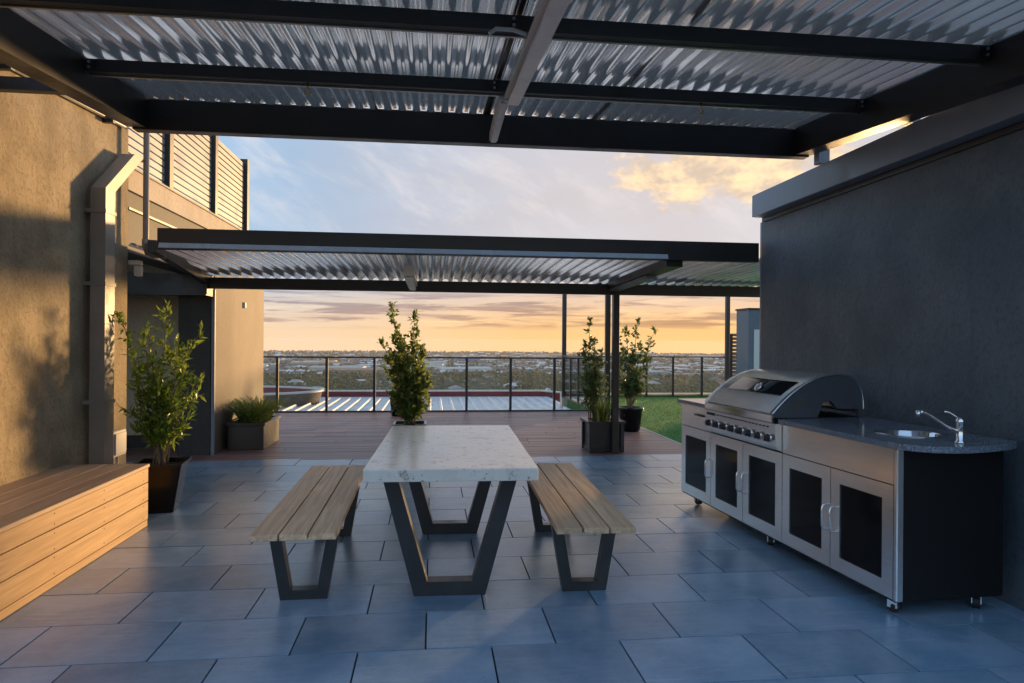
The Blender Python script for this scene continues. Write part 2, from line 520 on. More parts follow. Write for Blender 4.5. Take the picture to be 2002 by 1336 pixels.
def raw_obj(name, verts, faces, material, parent=None, smooth=False, mats=None):
    me = bpy.data.meshes.new(name)
    me.from_pydata(verts, [], faces)
    for m in (material if isinstance(material, (list, tuple)) else [material]):
        me.materials.append(MATS[m])
    if mats:
        me.polygons.foreach_set('material_index', mats)
    if smooth:
        me.polygons.foreach_set('use_smooth', [True] * len(me.polygons))
    me.update()
    o = bpy.data.objects.new(name, me)
    C.objects.link(o)
    o.parent = parent
    return o


def copy_obj(src, parent, loc=None, rot=None):
    o = src.copy()
    C.objects.link(o)
    o.parent = parent
    if loc is not None:
        o.location = loc
    if rot is not None:
        o.rotation_euler = rot
    return o


def empty(name, loc=(0, 0, 0), rz=0.0):
    o = bpy.data.objects.new(name, None)
    o.empty_display_size = 0.2
    C.objects.link(o)
    o.location = loc
    o.rotation_euler = (0, 0, rz)
    return o


def tag(o, label, cat, group=None):
    o['label'] = label
    o['category'] = cat
    if group:
        o['group'] = group
    return o


def kind(o, k):
    o['kind'] = k
    return o


def bx(name, material, parent, *dims, bev=0.0):
    bm = bmesh.new()
    box(bm, *dims, bev=bev)
    return mesh_obj(name, bm, material, parent)

# ------------------------------------------------------------------ ground far below, terrace floor, deck, lawn
GZ = -45.0
bm = bmesh.new()
bmesh.ops.create_circle(bm, cap_ends=True, segments=128, radius=2850.0)
bmesh.ops.translate(bm, verts=bm.verts[:], vec=(0, 0, GZ))
kind(mesh_obj('ground', bm, 'suburb_ground'), 'structure')

floor = kind(bx('terrace_floor', 'grout', None, -4.6, 3.4, -3.0, 8.108, -0.6, -0.012), 'structure')
TW, TD = 0.6015, 0.424
bm = bmesh.new()
box(bm, -TW / 2 + 0.0042, TW / 2 - 0.0042, -TD / 2 + 0.0038, TD / 2 - 0.0038, -0.02, 0.0)
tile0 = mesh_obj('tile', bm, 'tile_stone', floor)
rg = random.Random(3)
first = True
for r in range(-5, 12):
    yc = 3.092 + TD * r + TD / 2
    off = 0.0 if r % 2 == 0 else 0.3
    for c in range(-8, 6):
        xc = -0.022 + off + TW * c + TW / 2
        if xc < -4.4 or xc > 3.35 or (xc < -3.0 and yc < 6.0):
            continue
        dz = rg.uniform(-0.0012, 0.0008)
        if first:
            tile0.location = (xc, yc, dz)
            first = False
        else:
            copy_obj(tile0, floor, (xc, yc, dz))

deck = kind(bx('deck', 'grout', None, -4.6, 3.4, 8.112, 13.52, -0.6, -0.03), 'structure')
bw = 0.1385
rg = random.Random(5)
nb = 39
bm_cache = {}
for i in range(nb):
    y0 = 8.114 + i * bw
    cuts = sorted([-4.6, 3.4, rg.uniform(-2.2, 0.4), rg.uniform(0.8, 2.6)])
    for a, b in zip(cuts, cuts[1:]):
        bm = bmesh.new()
        L = b - a - 0.004
        box(bm, -L / 2, L / 2, -bw / 2 + 0.003, bw / 2 - 0.003, -0.022, 0.0, bev=0.002)
        o = mesh_obj('board', bm, 'deck_timber', deck)
        o.location = ((a + b) / 2, y0 + bw / 2, rg.uniform(-0.0015, 0.001))

lawn = kind(bx('lawn', 'turf_base', None, 3.432, 9.6, 6.6, 16.98, -0.6, -0.002), 'structure')
kind(bx('lawn_edging', 'cap_cream', None, 3.404, 3.43, 8.115, 16.9, -0.05, 0.004), 'structure')
rg = random.Random(8)
V, Fc = [], []
for i in range(16000):
    x, y = rg.uniform(3.44, 8.6), rg.uniform(8.3, 16.9)
    a = rg.uniform(0, math.tau)
    hh = rg.uniform(0.016, 0.03)
    ca, sa = math.cos(a) * 0.004, math.sin(a) * 0.004
    tx, ty = rg.uniform(-0.012, 0.012), rg.uniform(-0.012, 0.012)
    k = len(V)
    V += [(x - ca, y - sa, -0.004), (x + ca, y + sa, -0.004), (x + tx, y + ty, hh)]
    Fc.append((k, k + 1, k + 2))
tb = raw_obj('turf', V, Fc, 'turf_blade', lawn)
kind(tb, 'stuff')

# ------------------------------------------------------------------ left building
t = tag(empty('rendered_wall', (-2.70, 3.0, 0)), 'tall golden taupe rendered wall behind the timber bench', 'wall')
LW = -2.70
bm = bmesh.new()
prism(bm, [(2.2, 0.0), (6.36, 0.0), (6.36, 3.30), (2.2, 2.984)], 'x', LW - 0.28, LW)
w_l = mesh_obj('wall', bm, 'taupe_render', t)
bm = bmesh.new()
bar(bm, (LW - 0.13, 2.19, 3.007), (LW - 0.13, 6.37, 3.325), 0.36, 0.05)
mesh_obj('coping', bm, 'dark_steel', t)
for o in t.children:
    o.matrix_parent_inverse = Matrix.Translation((-2.70, 3.0, 0)).inverted()


def adopt(t):
    """children were modelled in world coordinates: keep them there under a moved empty"""
    mw = Matrix.LocRotScale(t.location, t.rotation_euler, t.scale).inverted()
    for o in t.children:
        o.matrix_parent_inverse = mw.copy()


# conduit along the wall top
t = tag(empty('conduit_pipe', (LW + 0.05, 5.0, 3.1)), 'pair of sunlit metal conduits running along the top of the golden wall', 'pipe')
for dzz, rr, xo in ((-0.045, 0.018, 0.03), (0.035, 0.014, 0.06)):
    bm = bmesh.new()
    tube(bm, [(LW + xo, 2.2, 2.985 + dzz), (LW + xo, 6.25, 3.288 + dzz)], rr, 10)
    mesh_obj('conduit', bm, 'galv_lip', t)
for yy in (3.2, 4.55, 5.9):
    zz = 2.97 + (yy - 2.0) * 0.0748
    bx('bracket', 'dark_steel', t, LW - 0.005, LW + 0.085, yy - 0.02, yy + 0.02, zz - 0.09, zz + 0.07)
adopt(t)

# square downpipe with a cranked top
t = tag(empty('downpipe', (LW + 0.1, 5.75, 0)), 'square taupe downpipe with cranked top on the golden wall', 'downpipe')


def sq_pipe(bm, pts, wx, wy):
    rings = []
    for p in pts:
        x, y, z = p
        rings.append([bm.verts.new((x + sx * wx / 2, y + sy * wy / 2, z)) for sx, sy in ((-1, -1), (1, -1), (1, 1), (-1, 1))])
    for A, B in zip(rings, rings[1:]):
        for k in range(4):
            bm.faces.new((A[k], A[(k + 1) % 4], B[(k + 1) % 4], B[k]))
    bm.faces.new(rings[0][::-1])
    bm.faces.new(rings[-1])


PX = LW + 0.10
bm = bmesh.new()
sq_pipe(bm, [(PX, 5.69, 0.0), (PX, 5.69, 2.58), (PX, 6.20, 2.98), (PX - 0.02, 6.36, 2.99)], 0.11, 0.16)
mesh_obj('pipe', bm, 'pipe_grey', t)
for zz in (0.9, 1.83, 2.4):
    bx('clip', 'pipe_grey', t, LW, PX + 0.062, 5.60, 5.78, zz - 0.014, zz + 0.014)
adopt(t)

# meter box
t = tag(empty('power_outlet', (LW + 0.02, 6.05, 0.4)), 'white weatherproof outlet box low on the golden wall', 'outlet')
bx('box', 'white_plastic', t, LW, LW + 0.06, 5.98, 6.22, 0.40, 0.62, bev=0.006)
bx('cover', 'white_plastic', t, LW + 0.06, LW + 0.072, 6.0, 6.20, 0.42, 0.60, bev=0.004)
for yy in (6.04, 6.12):
    bm = bmesh.new()
    tube(bm, [(LW + 0.03, yy, 0.0), (LW + 0.03, yy, 0.40)], 0.012, 8)
    mesh_obj('conduit', bm, 'white_plastic', t)
adopt(t)

# upper storey band, parapet and louvred screen
t = tag(empty('parapet', (LW - 0.2, 8.5, 2.7)), 'sunlit beige parapet band under the louvred screen', 'wall')
bx('band', 'concrete_band', t, LW - 0.3, LW + 0.0, 6.364, 10.6, 2.73, 2.93)
bx('coping', 'concrete_band', t, LW - 0.32, LW + 0.015, 6.366, 10.62, 2.932, 2.95)
adopt(t)
t = tag(empty('upper_wall', (LW - 0.2, 8.5, 2.2)), 'dark wall strip between parapet band and lower canopy', 'wall')
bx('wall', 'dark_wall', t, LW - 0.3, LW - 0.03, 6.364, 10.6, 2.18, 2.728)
bx('ledge', 'pipe_grey', t, LW - 0.03, LW - 0.005, 6.4, 8.2, 2.56, 2.58)
adopt(t)

t = tag(empty('louvre_screen', (LW - 0.15, 7.0, 2.95)), 'tall pale louvred screen with dark posts above the left wall', 'screen')
ypost = [2.9, 4.45, 6.0, 7.49, 8.98, 10.45]
SX = LW - 0.12
for i, yy in enumerate(ypost):
    bx('post', 'post_black', t, SX - 0.03, SX + 0.075, yy - 0.05, yy + 0.05, 2.95, 4.075)
slat = None
for a, b in zip(ypost, ypost[1:]):
    L = b - a - 0.102
    bm = bmesh.new()
    box(bm, -0.010, 0.010, -L / 2, L / 2, -0.029, 0.029)
    s0 = mesh_obj('slat', bm, 'slat_paint', t)
    for k in range(14):
        o = s0 if k == 0 else copy_obj(s0, t)
        o.location = (SX + 0.012, (a + b) / 2, 3.0 + k * 0.0755)
adopt(t)

# recess and the brown end wall
t = tag(empty('end_wall', (-2.9, 9.5, 0)), 'brown timber look end wall beside the grass trough', 'wall')
bx('wall', 'brown_cladding', t, -3.05, -2.63, 8.56, 10.95, 0.0, 2.18)
bx('trim', 'fascia_paint', t, -2.66, -2.622, 8.54, 8.57, 0.0, 2.0)
bx('shaded_end_face', 'dark_wall', t, -3.04, -2.67, 8.535, 8.558, 0.0, 2.0)  # dark sheet puts the shade on the wall's end face into colour
bx('lamp', 'lens_plastic', t, -2.63, -2.60, 9.78, 9.86, 1.84, 1.92, bev=0.005)
adopt(t)
t = tag(empty('recess_wall', (-3.9, 9.2, 0)), 'beige wall at the back of the dark recess behind the potted tree', 'wall')
bx('wall', 'beige_wall', t, -4.8, -3.06, 9.2, 9.4, 0.0, 2.72)
bx('skirting', 'dark_wall', t, -4.8, -3.06, 9.17, 9.199, 0.0, 0.16)
bx('frame', 'dark_wall', t, -3.16, -3.062, 9.1, 9.199, 0.16, 2.0)
adopt(t)
t = tag(empty('recess_side', (-4.7, 7.7, 0)), 'shaded side wall closing the recess on the left', 'wall')
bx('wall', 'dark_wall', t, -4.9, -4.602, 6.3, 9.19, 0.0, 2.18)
bx('cap', 'dark_steel', t, -4.9, -3.002, 6.3, 9.4, 2.724, 2.76)  # unseen recess ceiling, added to keep blue sky light off the walls
bx('upper_wall', 'beige_wall', t, -4.9, -4.602, 6.3, 9.19, 2.182, 2.722)
adopt(t)
t = tag(empty('lintel_beam', (-3.6, 8.5, 1.95)), 'dark lintel beam over the opening of the recess', 'beam')
bx('beam', 'dark_steel', t, -4.6, -2.64, 8.30, 8.53, 1.93, 2.17)
bx('flange', 'dark_steel', t, -4.6, -2.64, 8.27, 8.534, 1.915, 1.928)
adopt(t)

# ------------------------------------------------------------------ right wall with metal coping
RW = 3.10
t = tag(empty('charcoal_wall', (RW, 4.0, 0)), 'long charcoal rendered wall behind the outdoor kitchen', 'wall')
bx('wall', 'charcoal_render', t, RW, RW + 0.28, 1.9, 6.10, 0.0, 2.64)
bx('coping', 'fascia_paint', t, RW - 0.12, RW + 0.36, 1.86, 6.06, 2.585, 2.79, bev=0.004)
bx('shadow_gap', 'dark_steel', t, RW - 0.02, RW - 0.002, 1.9, 6.05, 2.545, 2.583)
bx('end_trim', 'fascia_paint', t, RW + 0.0, RW + 0.07, 6.102, 6.13, 0.0, 2.55)
adopt(t)
t = tag(empty('wall_pipe', (RW - 0.05, 3.06, 0)), 'slim dark pipe with clips up the charcoal wall at the right edge', 'pipe')
bm = bmesh.new()
tube(bm, [(RW - 0.045, 3.05, 0.0), (RW - 0.045, 3.05, 2.54)], 0.022, 12)
mesh_obj('pipe', bm, 'pipe_charcoal', t)
for zz in (0.25, 0.66, 1.6):
    bm = bmesh.new()
    tube(bm, [(RW - 0.045, 3.05, zz - 0.018), (RW - 0.045, 3.05, zz + 0.018)], 0.03, 12)
    mesh_obj('clip', bm, 'pipe_charcoal', t)
adopt(t)

# ------------------------------------------------------------------ main pergola roof


def roof_z(y):
    return 3.085 - (5.0 - y) * 0.085


def corr_sheet(name, x0, x1, y0, z0, y1, z1, pitch, depth, parent, material='zinc_sheet', spp=10):
    """corrugated sheet whose ribs run along y"""
    n = max(2, int(round((x1 - x0) / pitch * spp)))
    V, Fc = [], []
    ny = 4
    for j in range(ny + 1):
        q = j / ny
        for i in range(n + 1):
            x = x0 + (x1 - x0) * i / n
            s = math.sin(2 * math.pi * x / pitch)
            s = math.copysign(abs(s) ** 0.6, s)
            V.append((x, y0 + (y1 - y0) * q, z0 + (z1 - z0) * q + depth / 2 * s))
    for j in range(ny):
        for i in range(n):
            a = j * (n + 1) + i
            Fc.append((a, a + 1, a + n + 2, a + n + 1))
    return raw_obj(name, V, Fc, material, parent, smooth=True)


def sloped(name, material, parent, x0, x1, y0, y1, ztop, dep):
    bm = bmesh.new()
    prism(bm, [(y0, ztop(y0)), (y1, ztop(y1)), (y1, ztop(y1) - dep), (y0, ztop(y0) - dep)], 'x', x0, x1)
    return mesh_obj(name, bm, material, parent)


t = tag(empty('pergola_roof', (0.4, 3.0, 2.9)), 'corrugated metal pergola roof on dark beams over the dining area', 'roof')
RY0 = 2.42
xs = [-2.02, -1.22, -0.42, 0.372]
for a, b in zip(xs, xs[1:]):
    corr_sheet('roof_sheet', a - 0.008, b + 0.008, RY0, roof_z(RY0) + 0.021, 5.12, roof_z(5.12) + 0.021, 0.105, 0.042, t)
xs = [0.41, 1.21, 2.01, 2.83]
for a, b in zip(xs, xs[1:]):
    corr_sheet('roof_sheet', a - 0.008, b + 0.008, RY0, roof_z(RY0) + 0.021, 5.12, roof_z(5.12) + 0.021, 0.105, 0.042, t)
sloped('ridge_strip', 'dark_steel', t, 0.365, 0.417, RY0, 5.12, lambda y: roof_z(y) + 0.03, 0.02)
for yy in (3.13, 4.14):
    zt = roof_z(yy) - 0.002
    p = bx('purlin', 'dark_steel', t, -2.0, 2.81, yy, yy + 0.05, zt - 0.072, zt)
    bx('lip', 'galv_lip', p, -1.99, 2.80, yy + 0.051, yy + 0.066, zt - 0.079, zt - 0.066)  # lip paler than the purlin: the light its edge catches, put into colour
for yy in (3.13, 4.14):
    zt = roof_z(yy) - 0.004
    for x0, x1 in ((-2.0, -1.94), (2.755, 2.813), (0.33, 0.40)):
        cl = bx('cleat', 'dark_steel', t, x0, x1, yy - 0.008, yy - 0.001, zt - 0.066, zt - 0.004)
        for zz in (0.02, 0.05):
            bm = bmesh.new()
            bmesh.ops.create_cone(bm, cap_ends=True, segments=6, radius1=0.009, radius2=0.008, depth=0.008, matrix=Matrix.Translation(((x0 + x1) / 2, yy - 0.012, zt - zz)) @ Matrix.Rotation(R_(90), 4, 'X'))
            mesh_obj('bolt', bm, 'galv_lip', cl)
bx('front_beam', 'dark_steel', t, -2.10, 2.93, 5.0, 5.09, 2.868, roof_z(5.0) - 0.002, bev=0.004)
bx('rear_beam', 'dark_steel', t, -2.10, 2.93, RY0 - 0.09, RY0 - 0.002, roof_z(RY0) - 0.08, roof_z(RY0) - 0.002)
sloped('side_beam', 'dark_steel', t, -2.13, -2.005, RY0, 4.998, lambda y: roof_z(y) + 0.03, 0.235)
sloped('side_beam', 'dark_steel', t, 2.815, 2.945, RY0, 4.998, lambda y: roof_z(y) + 0.03, 0.235)
bx('gutter', 'dark_steel', t, -2.12, 2.94, 5.095, 5.20, 2.97, 3.12)
for xx, yy in ((2.93, 4.93), (2.93, 3.95), (2.93, 2.9)):
    bx('stub_post', 'fascia_paint', t, 2.948, 3.035, yy - 0.035, yy + 0.035, 2.793, roof_z(yy) + 0.01)
for xx, yy in ((-2.2, 4.5), (-2.2, 3.1)):
    bar_b = bmesh.new()
    box(bar_b, LW - 0.02, -2.13, yy - 0.03, yy + 0.03, roof_z(yy) - 0.12, roof_z(yy) - 0.04)
    mesh_obj('wall_bracket', bar_b, 'dark_steel', t)
adopt(t)

# lights under the roof
t = tag(empty('batten_light', (0.47, 3.3, 2.9)), 'long wide unlit batten light under the nearest roof bays', 'light')
for nm, mt, x0, x1, zz0, zz1 in (('housing', 'white_plastic', 0.425, 0.525, -0.10, -0.165), ('diffuser', 'lens_plastic', 0.44, 0.512, -0.165, -0.188)):
    bm = bmesh.new()
    prism(bm, [(2.45, roof_z(2.45) + zz0 - 0.01), (4.10, roof_z(4.10) + zz0), (4.10, roof_z(4.10) + zz1 + 0.04), (2.45, roof_z(2.45) + zz1 + 0.03)], 'x', x0, x1)
    mesh_obj(nm, bm, mt, t)
bx('end_cap', 'white_plastic', t, 0.43, 0.465, 4.101, 4.13, roof_z(4.10) - 0.14, roof_z(4.10) - 0.10)
bm = bmesh.new()
tube(bm, [(0.425, 3.12, 2.83), (0.36, 3.11, 2.845), (0.28, 3.11, 2.845), (0.25, 3.11, 2.82)], 0.010, 8)
mesh_obj('cable', bm, 'white_plastic', t)
adopt(t)
t = tag(empty('batten_light', (0.43, 4.5, 2.9)), 'narrow batten light reaching the front roof beam', 'light')
bm = bmesh.new()
prism(bm, [(4.21, 2.975), (4.99, 2.945), (4.99, 2.885), (4.21, 2.915)], 'x', 0.405, 0.465)
mesh_obj('housing', bm, 'white_plastic', t)
bm = bmesh.new()
prism(bm, [(4.23, 2.914), (4.97, 2.884), (4.97, 2.868), (4.23, 2.898)], 'x', 0.415, 0.455)
mesh_obj('diffuser', bm, 'lens_plastic', t)
adopt(t)
for xx, lb in ((-0.755, 'small brass hook under the roof left of the batten light'), (1.70, 'small brass hook under the roof right of the batten light')):
    t = tag(empty('ceiling_hook', (xx, 4.165, 2.89)), lb, 'hook', 'brass hooks under the second purlin')
    bm = bmesh.new()
    tube(bm, [(xx, 4.165, 2.938), (xx, 4.165, 2.905)], 0.006, 8)
    mesh_obj('shank', bm, 'brass', t)
    bm = bmesh.new()
    tube(bm, [(xx + 0.016 * math.sin(a), 4.165, 2.888 + 0.018 * math.cos(a)) for a in [k * 0.5 for k in range(0, 11)]], 0.0045, 7)
    mesh_obj('ring', bm, 'brass', t)
    adopt(t)

# round downpipe between the two roofs
t = tag(empty('round_downpipe', (-2.556, 6.383, 2.15)), 'round dark downpipe dropping from the upper roof corner', 'downpipe')
bm = bmesh.new()
tube(bm, [(-2.69, 6.30, 3.335), (-2.62, 6.36, 3.34), (-2.575, 6.378, 3.325), (-2.556, 6.383, 3.28), (-2.556, 6.383, 2.22), (-2.545, 6.39, 2.17), (-2.50, 6.40, 2.15), (-2.40, 6.42, 2.15)], 0.026, 12)
mesh_obj('pipe', bm, 'pipe_grey', t)
bm = bmesh.new()
tube(bm, [(-2.556, 6.383, 2.23), (-2.556, 6.383, 2.29)], 0.032, 12)
mesh_obj('collar', bm, 'pipe_grey', t)
adopt(t)

# ------------------------------------------------------------------ lower canopy
t = tag(empty('lower_canopy', (0.4, 7.2, 2.1)), 'lower corrugated canopy with deep dark fascia before the deck', 'roof')
NB = 6.12
bx('fascia_beam', 'dark_steel', t, -2.36, 3.085, NB, NB + 0.08, 2.176, 2.356, bev=0.004)
bm = bmesh.new()
prism(bm, [(NB - 0.002, 2.180), (NB - 0.03, 2.184), (NB - 0.012, 2.226), (NB - 0.002, 2.228)], 'x', -2.34, 2.18)
mesh_obj('gutter_lip', bm, 'lip_sky_sheen', t)  # real lip, its sky highlight painted on as blue
bx('rear_beam', 'dark_steel', t, -2.70, 4.6, 8.35, 8.43, 2.003, 2.135, bev=0.003)
cz0, cz1 = 2.215, 2.168


def cz(y):
    return cz0 + (cz1 - cz0) * (y - 6.1) / (8.55 - 6.1)


for a, b in ((-2.62, -1.8), (-1.8, -0.98), (-0.98, -0.16), (-0.16, 0.66), (0.66, 1.48), (1.48, 2.24)):
    corr_sheet('roof_sheet', a - 0.01, b + 0.01, NB + 0.085, cz(NB), 8.62, cz1 + 0.002, 0.125, 0.036, t, 'canopy_sheet')
for a, b in ((2.32, 3.06), (3.06, 3.85), (3.85, 4.6)):
    corr_sheet('roof_sheet', a - 0.01, b + 0.01, NB + 0.085, cz(NB), 8.62, cz1 + 0.002, 0.125, 0.036, t, 'canopy_sheet')
sloped('cross_beam', 'dark_steel', t, 2.2, 2.36, NB + 0.082, 8.348, lambda y: cz(y) + 0.02, 0.11)
sloped('cross_beam_plate', 'fascia_paint', t, 2.22, 2.34, 6.9, 8.345, lambda y: cz(y) - 0.095, 0.03)
bm = bmesh.new()
bar(bm, (-2.40, NB, 2.20), (-2.66, 8.34, 2.10), 0.07, 0.10)
mesh_obj('side_beam', bm, 'dark_steel', t)
bx('post', 'post_black', t, 2.25, 2.33, 8.27, 8.35, 0.0, 2.002, bev=0.003)
bx('post', 'post_black', t, 2.455, 2.525, 9.42, 9.49, 0.0, 2.18, bev=0.003)
bx('outer_beam', 'dark_steel', t, 2.3, 4.6, 9.42, 9.49, 2.185, 2.28)
bx('post', 'post_black', t, 4.5, 4.58, 8.36, 8.42, 0.0, 2.002)
adopt(t)
t = tag(empty('canopy_light', (-0.24, 7.6, 2.1)), 'pale batten light fixed under the lower canopy', 'light')
bx('housing', 'white_plastic', t, -0.30, -0.19, 6.95, 8.30, 2.06, 2.165, bev=0.004)
bx('diffuser', 'lens_plastic', t, -0.288, -0.202, 6.98, 8.28, 2.01, 2.058, bev=0.012)
adopt(t)
t = tag(empty('security_camera', (-2.66, 6.45, 2.05)), 'small white sensor on the corner below the lower canopy', 'sensor')
bx('bracket', 'white_plastic', t, -2.70, -2.60, 6.372, 6.44, 2.06, 2.10, bev=0.005)
bx('body', 'white_plastic', t, -2.66, -2.60, 6.38, 6.45, 1.96, 2.058, bev=0.01)
adopt(t)

# ------------------------------------------------------------------ dining table and benches


def v_frame(bm, yc, dep, xb0, xb1, xt0, xt1, ztop, wb, hb):
    """flat-bar trapezoid frame in the xz plane: bottom from xb0 to xb1, top spread xt0..xt1"""
    outer = [(xb0, 0.0), (xb1, 0.0), (xt1, ztop), (xt1 - wb, ztop), (xb1 - wb * 0.86 + 0.0, hb), (xb0 + wb * 0.86, hb), (xt0 + wb, ztop), (xt0, ztop)]
    prism(bm, outer, 'y', yc - dep / 2, yc + dep / 2)


t = tag(empty('dining_table', (0.127, 4.45, 0), R_(-1.5)), 'rectangular concrete topped dining table on black trapezoid legs', 'table')
bm = bmesh.new()
box(bm, -0.457, 0.457, -0.915, 0.915, 0.666, 0.733, bev=0.006, seg=2)
mesh_obj('tabletop', bm, 'cast_concrete', t)
for yy in (-0.68, 0.51):
    bm = bmesh.new()
    v_frame(bm, yy, 0.09, -0.20, 0.19, -0.375, 0.365, 0.648, 0.082, 0.078)
    mesh_obj('leg_frame', bm, 'leg_black', t)
    bx('mounting_plate', 'leg_black', t, -0.39, 0.39, yy - 0.05, yy + 0.05, 0.648, 0.664)

for loc, rz, lb in (((-0.69, 4.37, 0), 0.7, 'timber slat bench on black legs left of the concrete table'),
                    ((0.872, 4.35, 0), -1.4, 'timber slat bench on black legs right of the concrete table')):
    t = tag(empty('bench', loc, R_(rz)), lb, 'bench', 'slat benches either side of the table')
    for k in range(3):
        bm = bmesh.new()
        box(bm, -0.0665, 0.0665, -0.935, 0.935, 0.408, 0.440, bev=0.003)
        o = mesh_obj('slat', bm, 'composite_timber', t)
        o.location = (-0.1415 + k * 0.1415, 0, 0)
    for yy in (-0.59, 0.59):
        bm = bmesh.new()
        v_frame(bm, yy, 0.07, -0.122, 0.124, -0.19, 0.19, 0.392, 0.062, 0.052)
        mesh_obj('leg_frame', bm, 'leg_black', t)
        bx('mounting_plate', 'leg_black', t, -0.20, 0.20, yy - 0.035, yy + 0.035, 0.392, 0.4075)

# ------------------------------------------------------------------ built-in timber bench along the left wall
t = tag(empty('box_bench', (-2.4, 3.6, 0)), 'long honey timber box bench built along the golden wall', 'bench')
FX, Y0, Y1 = -2.105, 2.25, 5.33
bx('carcass', 'bench_top_timber', t, LW + 0.002, FX - 0.024, Y0, Y1 - 0.02, 0.002, 0.435)
for z0, z1 in ((0.332, 0.437), (0.194, 0.327), (0.055, 0.189)):
    bx('front_board', 'bench_timber', t, FX - 0.022, FX, Y0, Y1, z0, z1, bev=0.002)
bx('plinth_board', 'bench_timber', t, FX - 0.022, FX - 0.003, Y0, Y1, 0.002, 0.05, bev=0.002)
for z0, z1 in ((0.332, 0.437), (0.194, 0.327), (0.055, 0.189), (0.002, 0.05)):
    bx('end_board', 'bench_timber', t, LW + 0.004, FX - 0.024, Y1 - 0.018, Y1, z0, z1, bev=0.002)
nbd = 4
bwid = (FX + 0.012 - (LW + 0.004)) / nbd
for k in range(nbd):
    x0 = LW + 0.004 + k * bwid
    bx('top_board', 'bench_top_timber', t, x0, x0 + bwid - 0.005, Y0, Y1 + 0.008, 0.440, 0.466, bev=0.003)
bm = bmesh.new()
for yy in [2.35 + 0.58 * k for k in range(5)] + [5.27]:
    for zz in (0.355, 0.415, 0.215, 0.305, 0.075, 0.168):
        for dy_ in (-0.02,):
            M = Matrix.Translation((FX + 0.0005, yy + dy_, zz)) @ Matrix.Rotation(R_(90), 4, 'Y')
            bmesh.ops.create_cone(bm, cap_ends=True, segments=8, radius1=0.0045, radius2=0.0045, depth=0.002, matrix=M)
sn = mesh_obj('screw_heads', bm, 'dark_steel', t)
kind(sn, 'stuff')
adopt(t)

# ------------------------------------------------------------------ outdoor kitchen (local x: far end -> near end, y: towards the wall)
ang = math.atan2(-0.998352, 0.05739)
K = tag(empty('outdoor_kitchen', (2.189, 5.745, 0), ang), 'stainless steel outdoor kitchen with hooded barbecue, sink and black glass doors', 'barbecue')
KS = 1.0  # local +y must point to the wall (+x): rotate(ang) sends +y to (+0.998, 0.057)


def kb(name, material, parent, x0, x1, y0, y1, z0, z1, bev=0.0):
    return bx(name, material, parent, x0, x1, y0, y1, z0, z1, bev=bev)


kb('carcass', 'black_panel', K, 0.012, 2.55, 0.03, 0.63, 0.095, 0.872)
kb('plinth', 'black_panel', K, 0.0, 2.565, 0.012, 0.64, 0.0835, 0.0935)
kb('side_panel', 'brushed_steel', K, 0.0, 0.011, 0.001, 0.63, 0.094, 0.872)
kb('end_panel', 'black_panel', K, 2.552, 2.582, 0.04, 0.63, 0.094, 0.868)
kb('corner_post', 'brushed_steel', K, 2.563, 2.590, -0.002, 0.038, 0.094, 0.872, bev=0.005)


def door(x0, x1, handle_side):
    z0, z1 = 0.098, 0.679
    x0 += 0.003
    x1 -= 0.003
    d = None
    bm = bmesh.new()
    fr = 0.078
    box(bm, x0, x0 + fr, 0.0, 0.022, z0, z1)
    box(bm, x1 - fr, x1, 0.0, 0.022, z0, z1)
    box(bm, x0 + fr, x1 - fr, 0.0, 0.022, z1 - fr, z1)
    box(bm, x0 + fr, x1 - fr, 0.0, 0.022, z0, z0 + fr + 0.004)
    d = mesh_obj('door', bm, 'brushed_steel', K)
    kb('glass', 'black_glass', d, x0 + fr - 0.004, x1 - fr + 0.004, 0.008, 0.016, z0 + fr, z1 - fr + 0.004)
    hx = x1 - 0.032 if handle_side > 0 else x0 + 0.032
    bm = bmesh.new()
    za, zb = 0.305, 0.47
    tube(bm, [(hx, 0.0, za + 0.01), (hx, -0.022, za + 0.012), (hx, -0.03, za + 0.03), (hx, -0.03, zb - 0.03), (hx, -0.022, zb - 0.012), (hx, 0.0, zb - 0.01)], 0.0062, 10)
    mesh_obj('handle', bm, 'chrome', d)


for x0, x1, sd_ in ((0.0, 0.555, 1), (0.555, 1.06, 1), (1.06, 1.565, -1), (1.565, 2.06, 1), (2.06, 2.562, -1)):
    door(x0, x1, sd_)
dr = kb('drawer_front', 'brushed_steel', K, 0.002, 0.552, 0.0, 0.022, 0.685, 0.872)
bm = bmesh.new()
tube(bm, [(0.30, 0.0, 0.80), (0.30, -0.02, 0.80), (0.47, -0.02, 0.80), (0.47, 0.0, 0.80)], 0.006, 8)
mesh_obj('handle', bm, 'leg_black', dr)
kb('drawer_front', 'brushed_steel', K, 1.568, 2.561, 0.0, 0.022, 0.685, 0.872)

# control panel with knobs
cp = None
bm = bmesh.new()
prism(bm, [(0.022, 0.688), (-0.004, 0.690), (-0.045, 0.72), (-0.055, 0.872), (0.022, 0.872)], 'x', 0.560, 1.562)
cp = mesh_obj('control_panel', bm, 'brushed_steel', K)
bm = bmesh.new()
lathe(bm, [(0.027, 0.0), (0.027, 0.008), (0.022, 0.010), (0.021, 0.034), (0.017, 0.038)], seg=20)
kn = mesh_obj('knob', bm, 'rubber', cp)
bm = bmesh.new()
lathe(bm, [(0.031, -0.001), (0.031, 0.005), (0.0285, 0.006)], seg=20)
bz = mesh_obj('bezel', bm, 'chrome', cp)
bm = bmesh.new()
box(bm, -0.0045, 0.0045, -0.02, 0.02, 0.036, 0.041)
pt_ = mesh_obj('pointer', bm, 'chrome', cp)
for i in range(8):
    xx = 0.635 + i * 0.121
    for src in (bz, kn, pt_):
        o = src if i == 0 else copy_obj(src, cp)
        o.location = (xx, -0.0495, 0.772)
        o.rotation_euler = (R_(90), 0, 0)
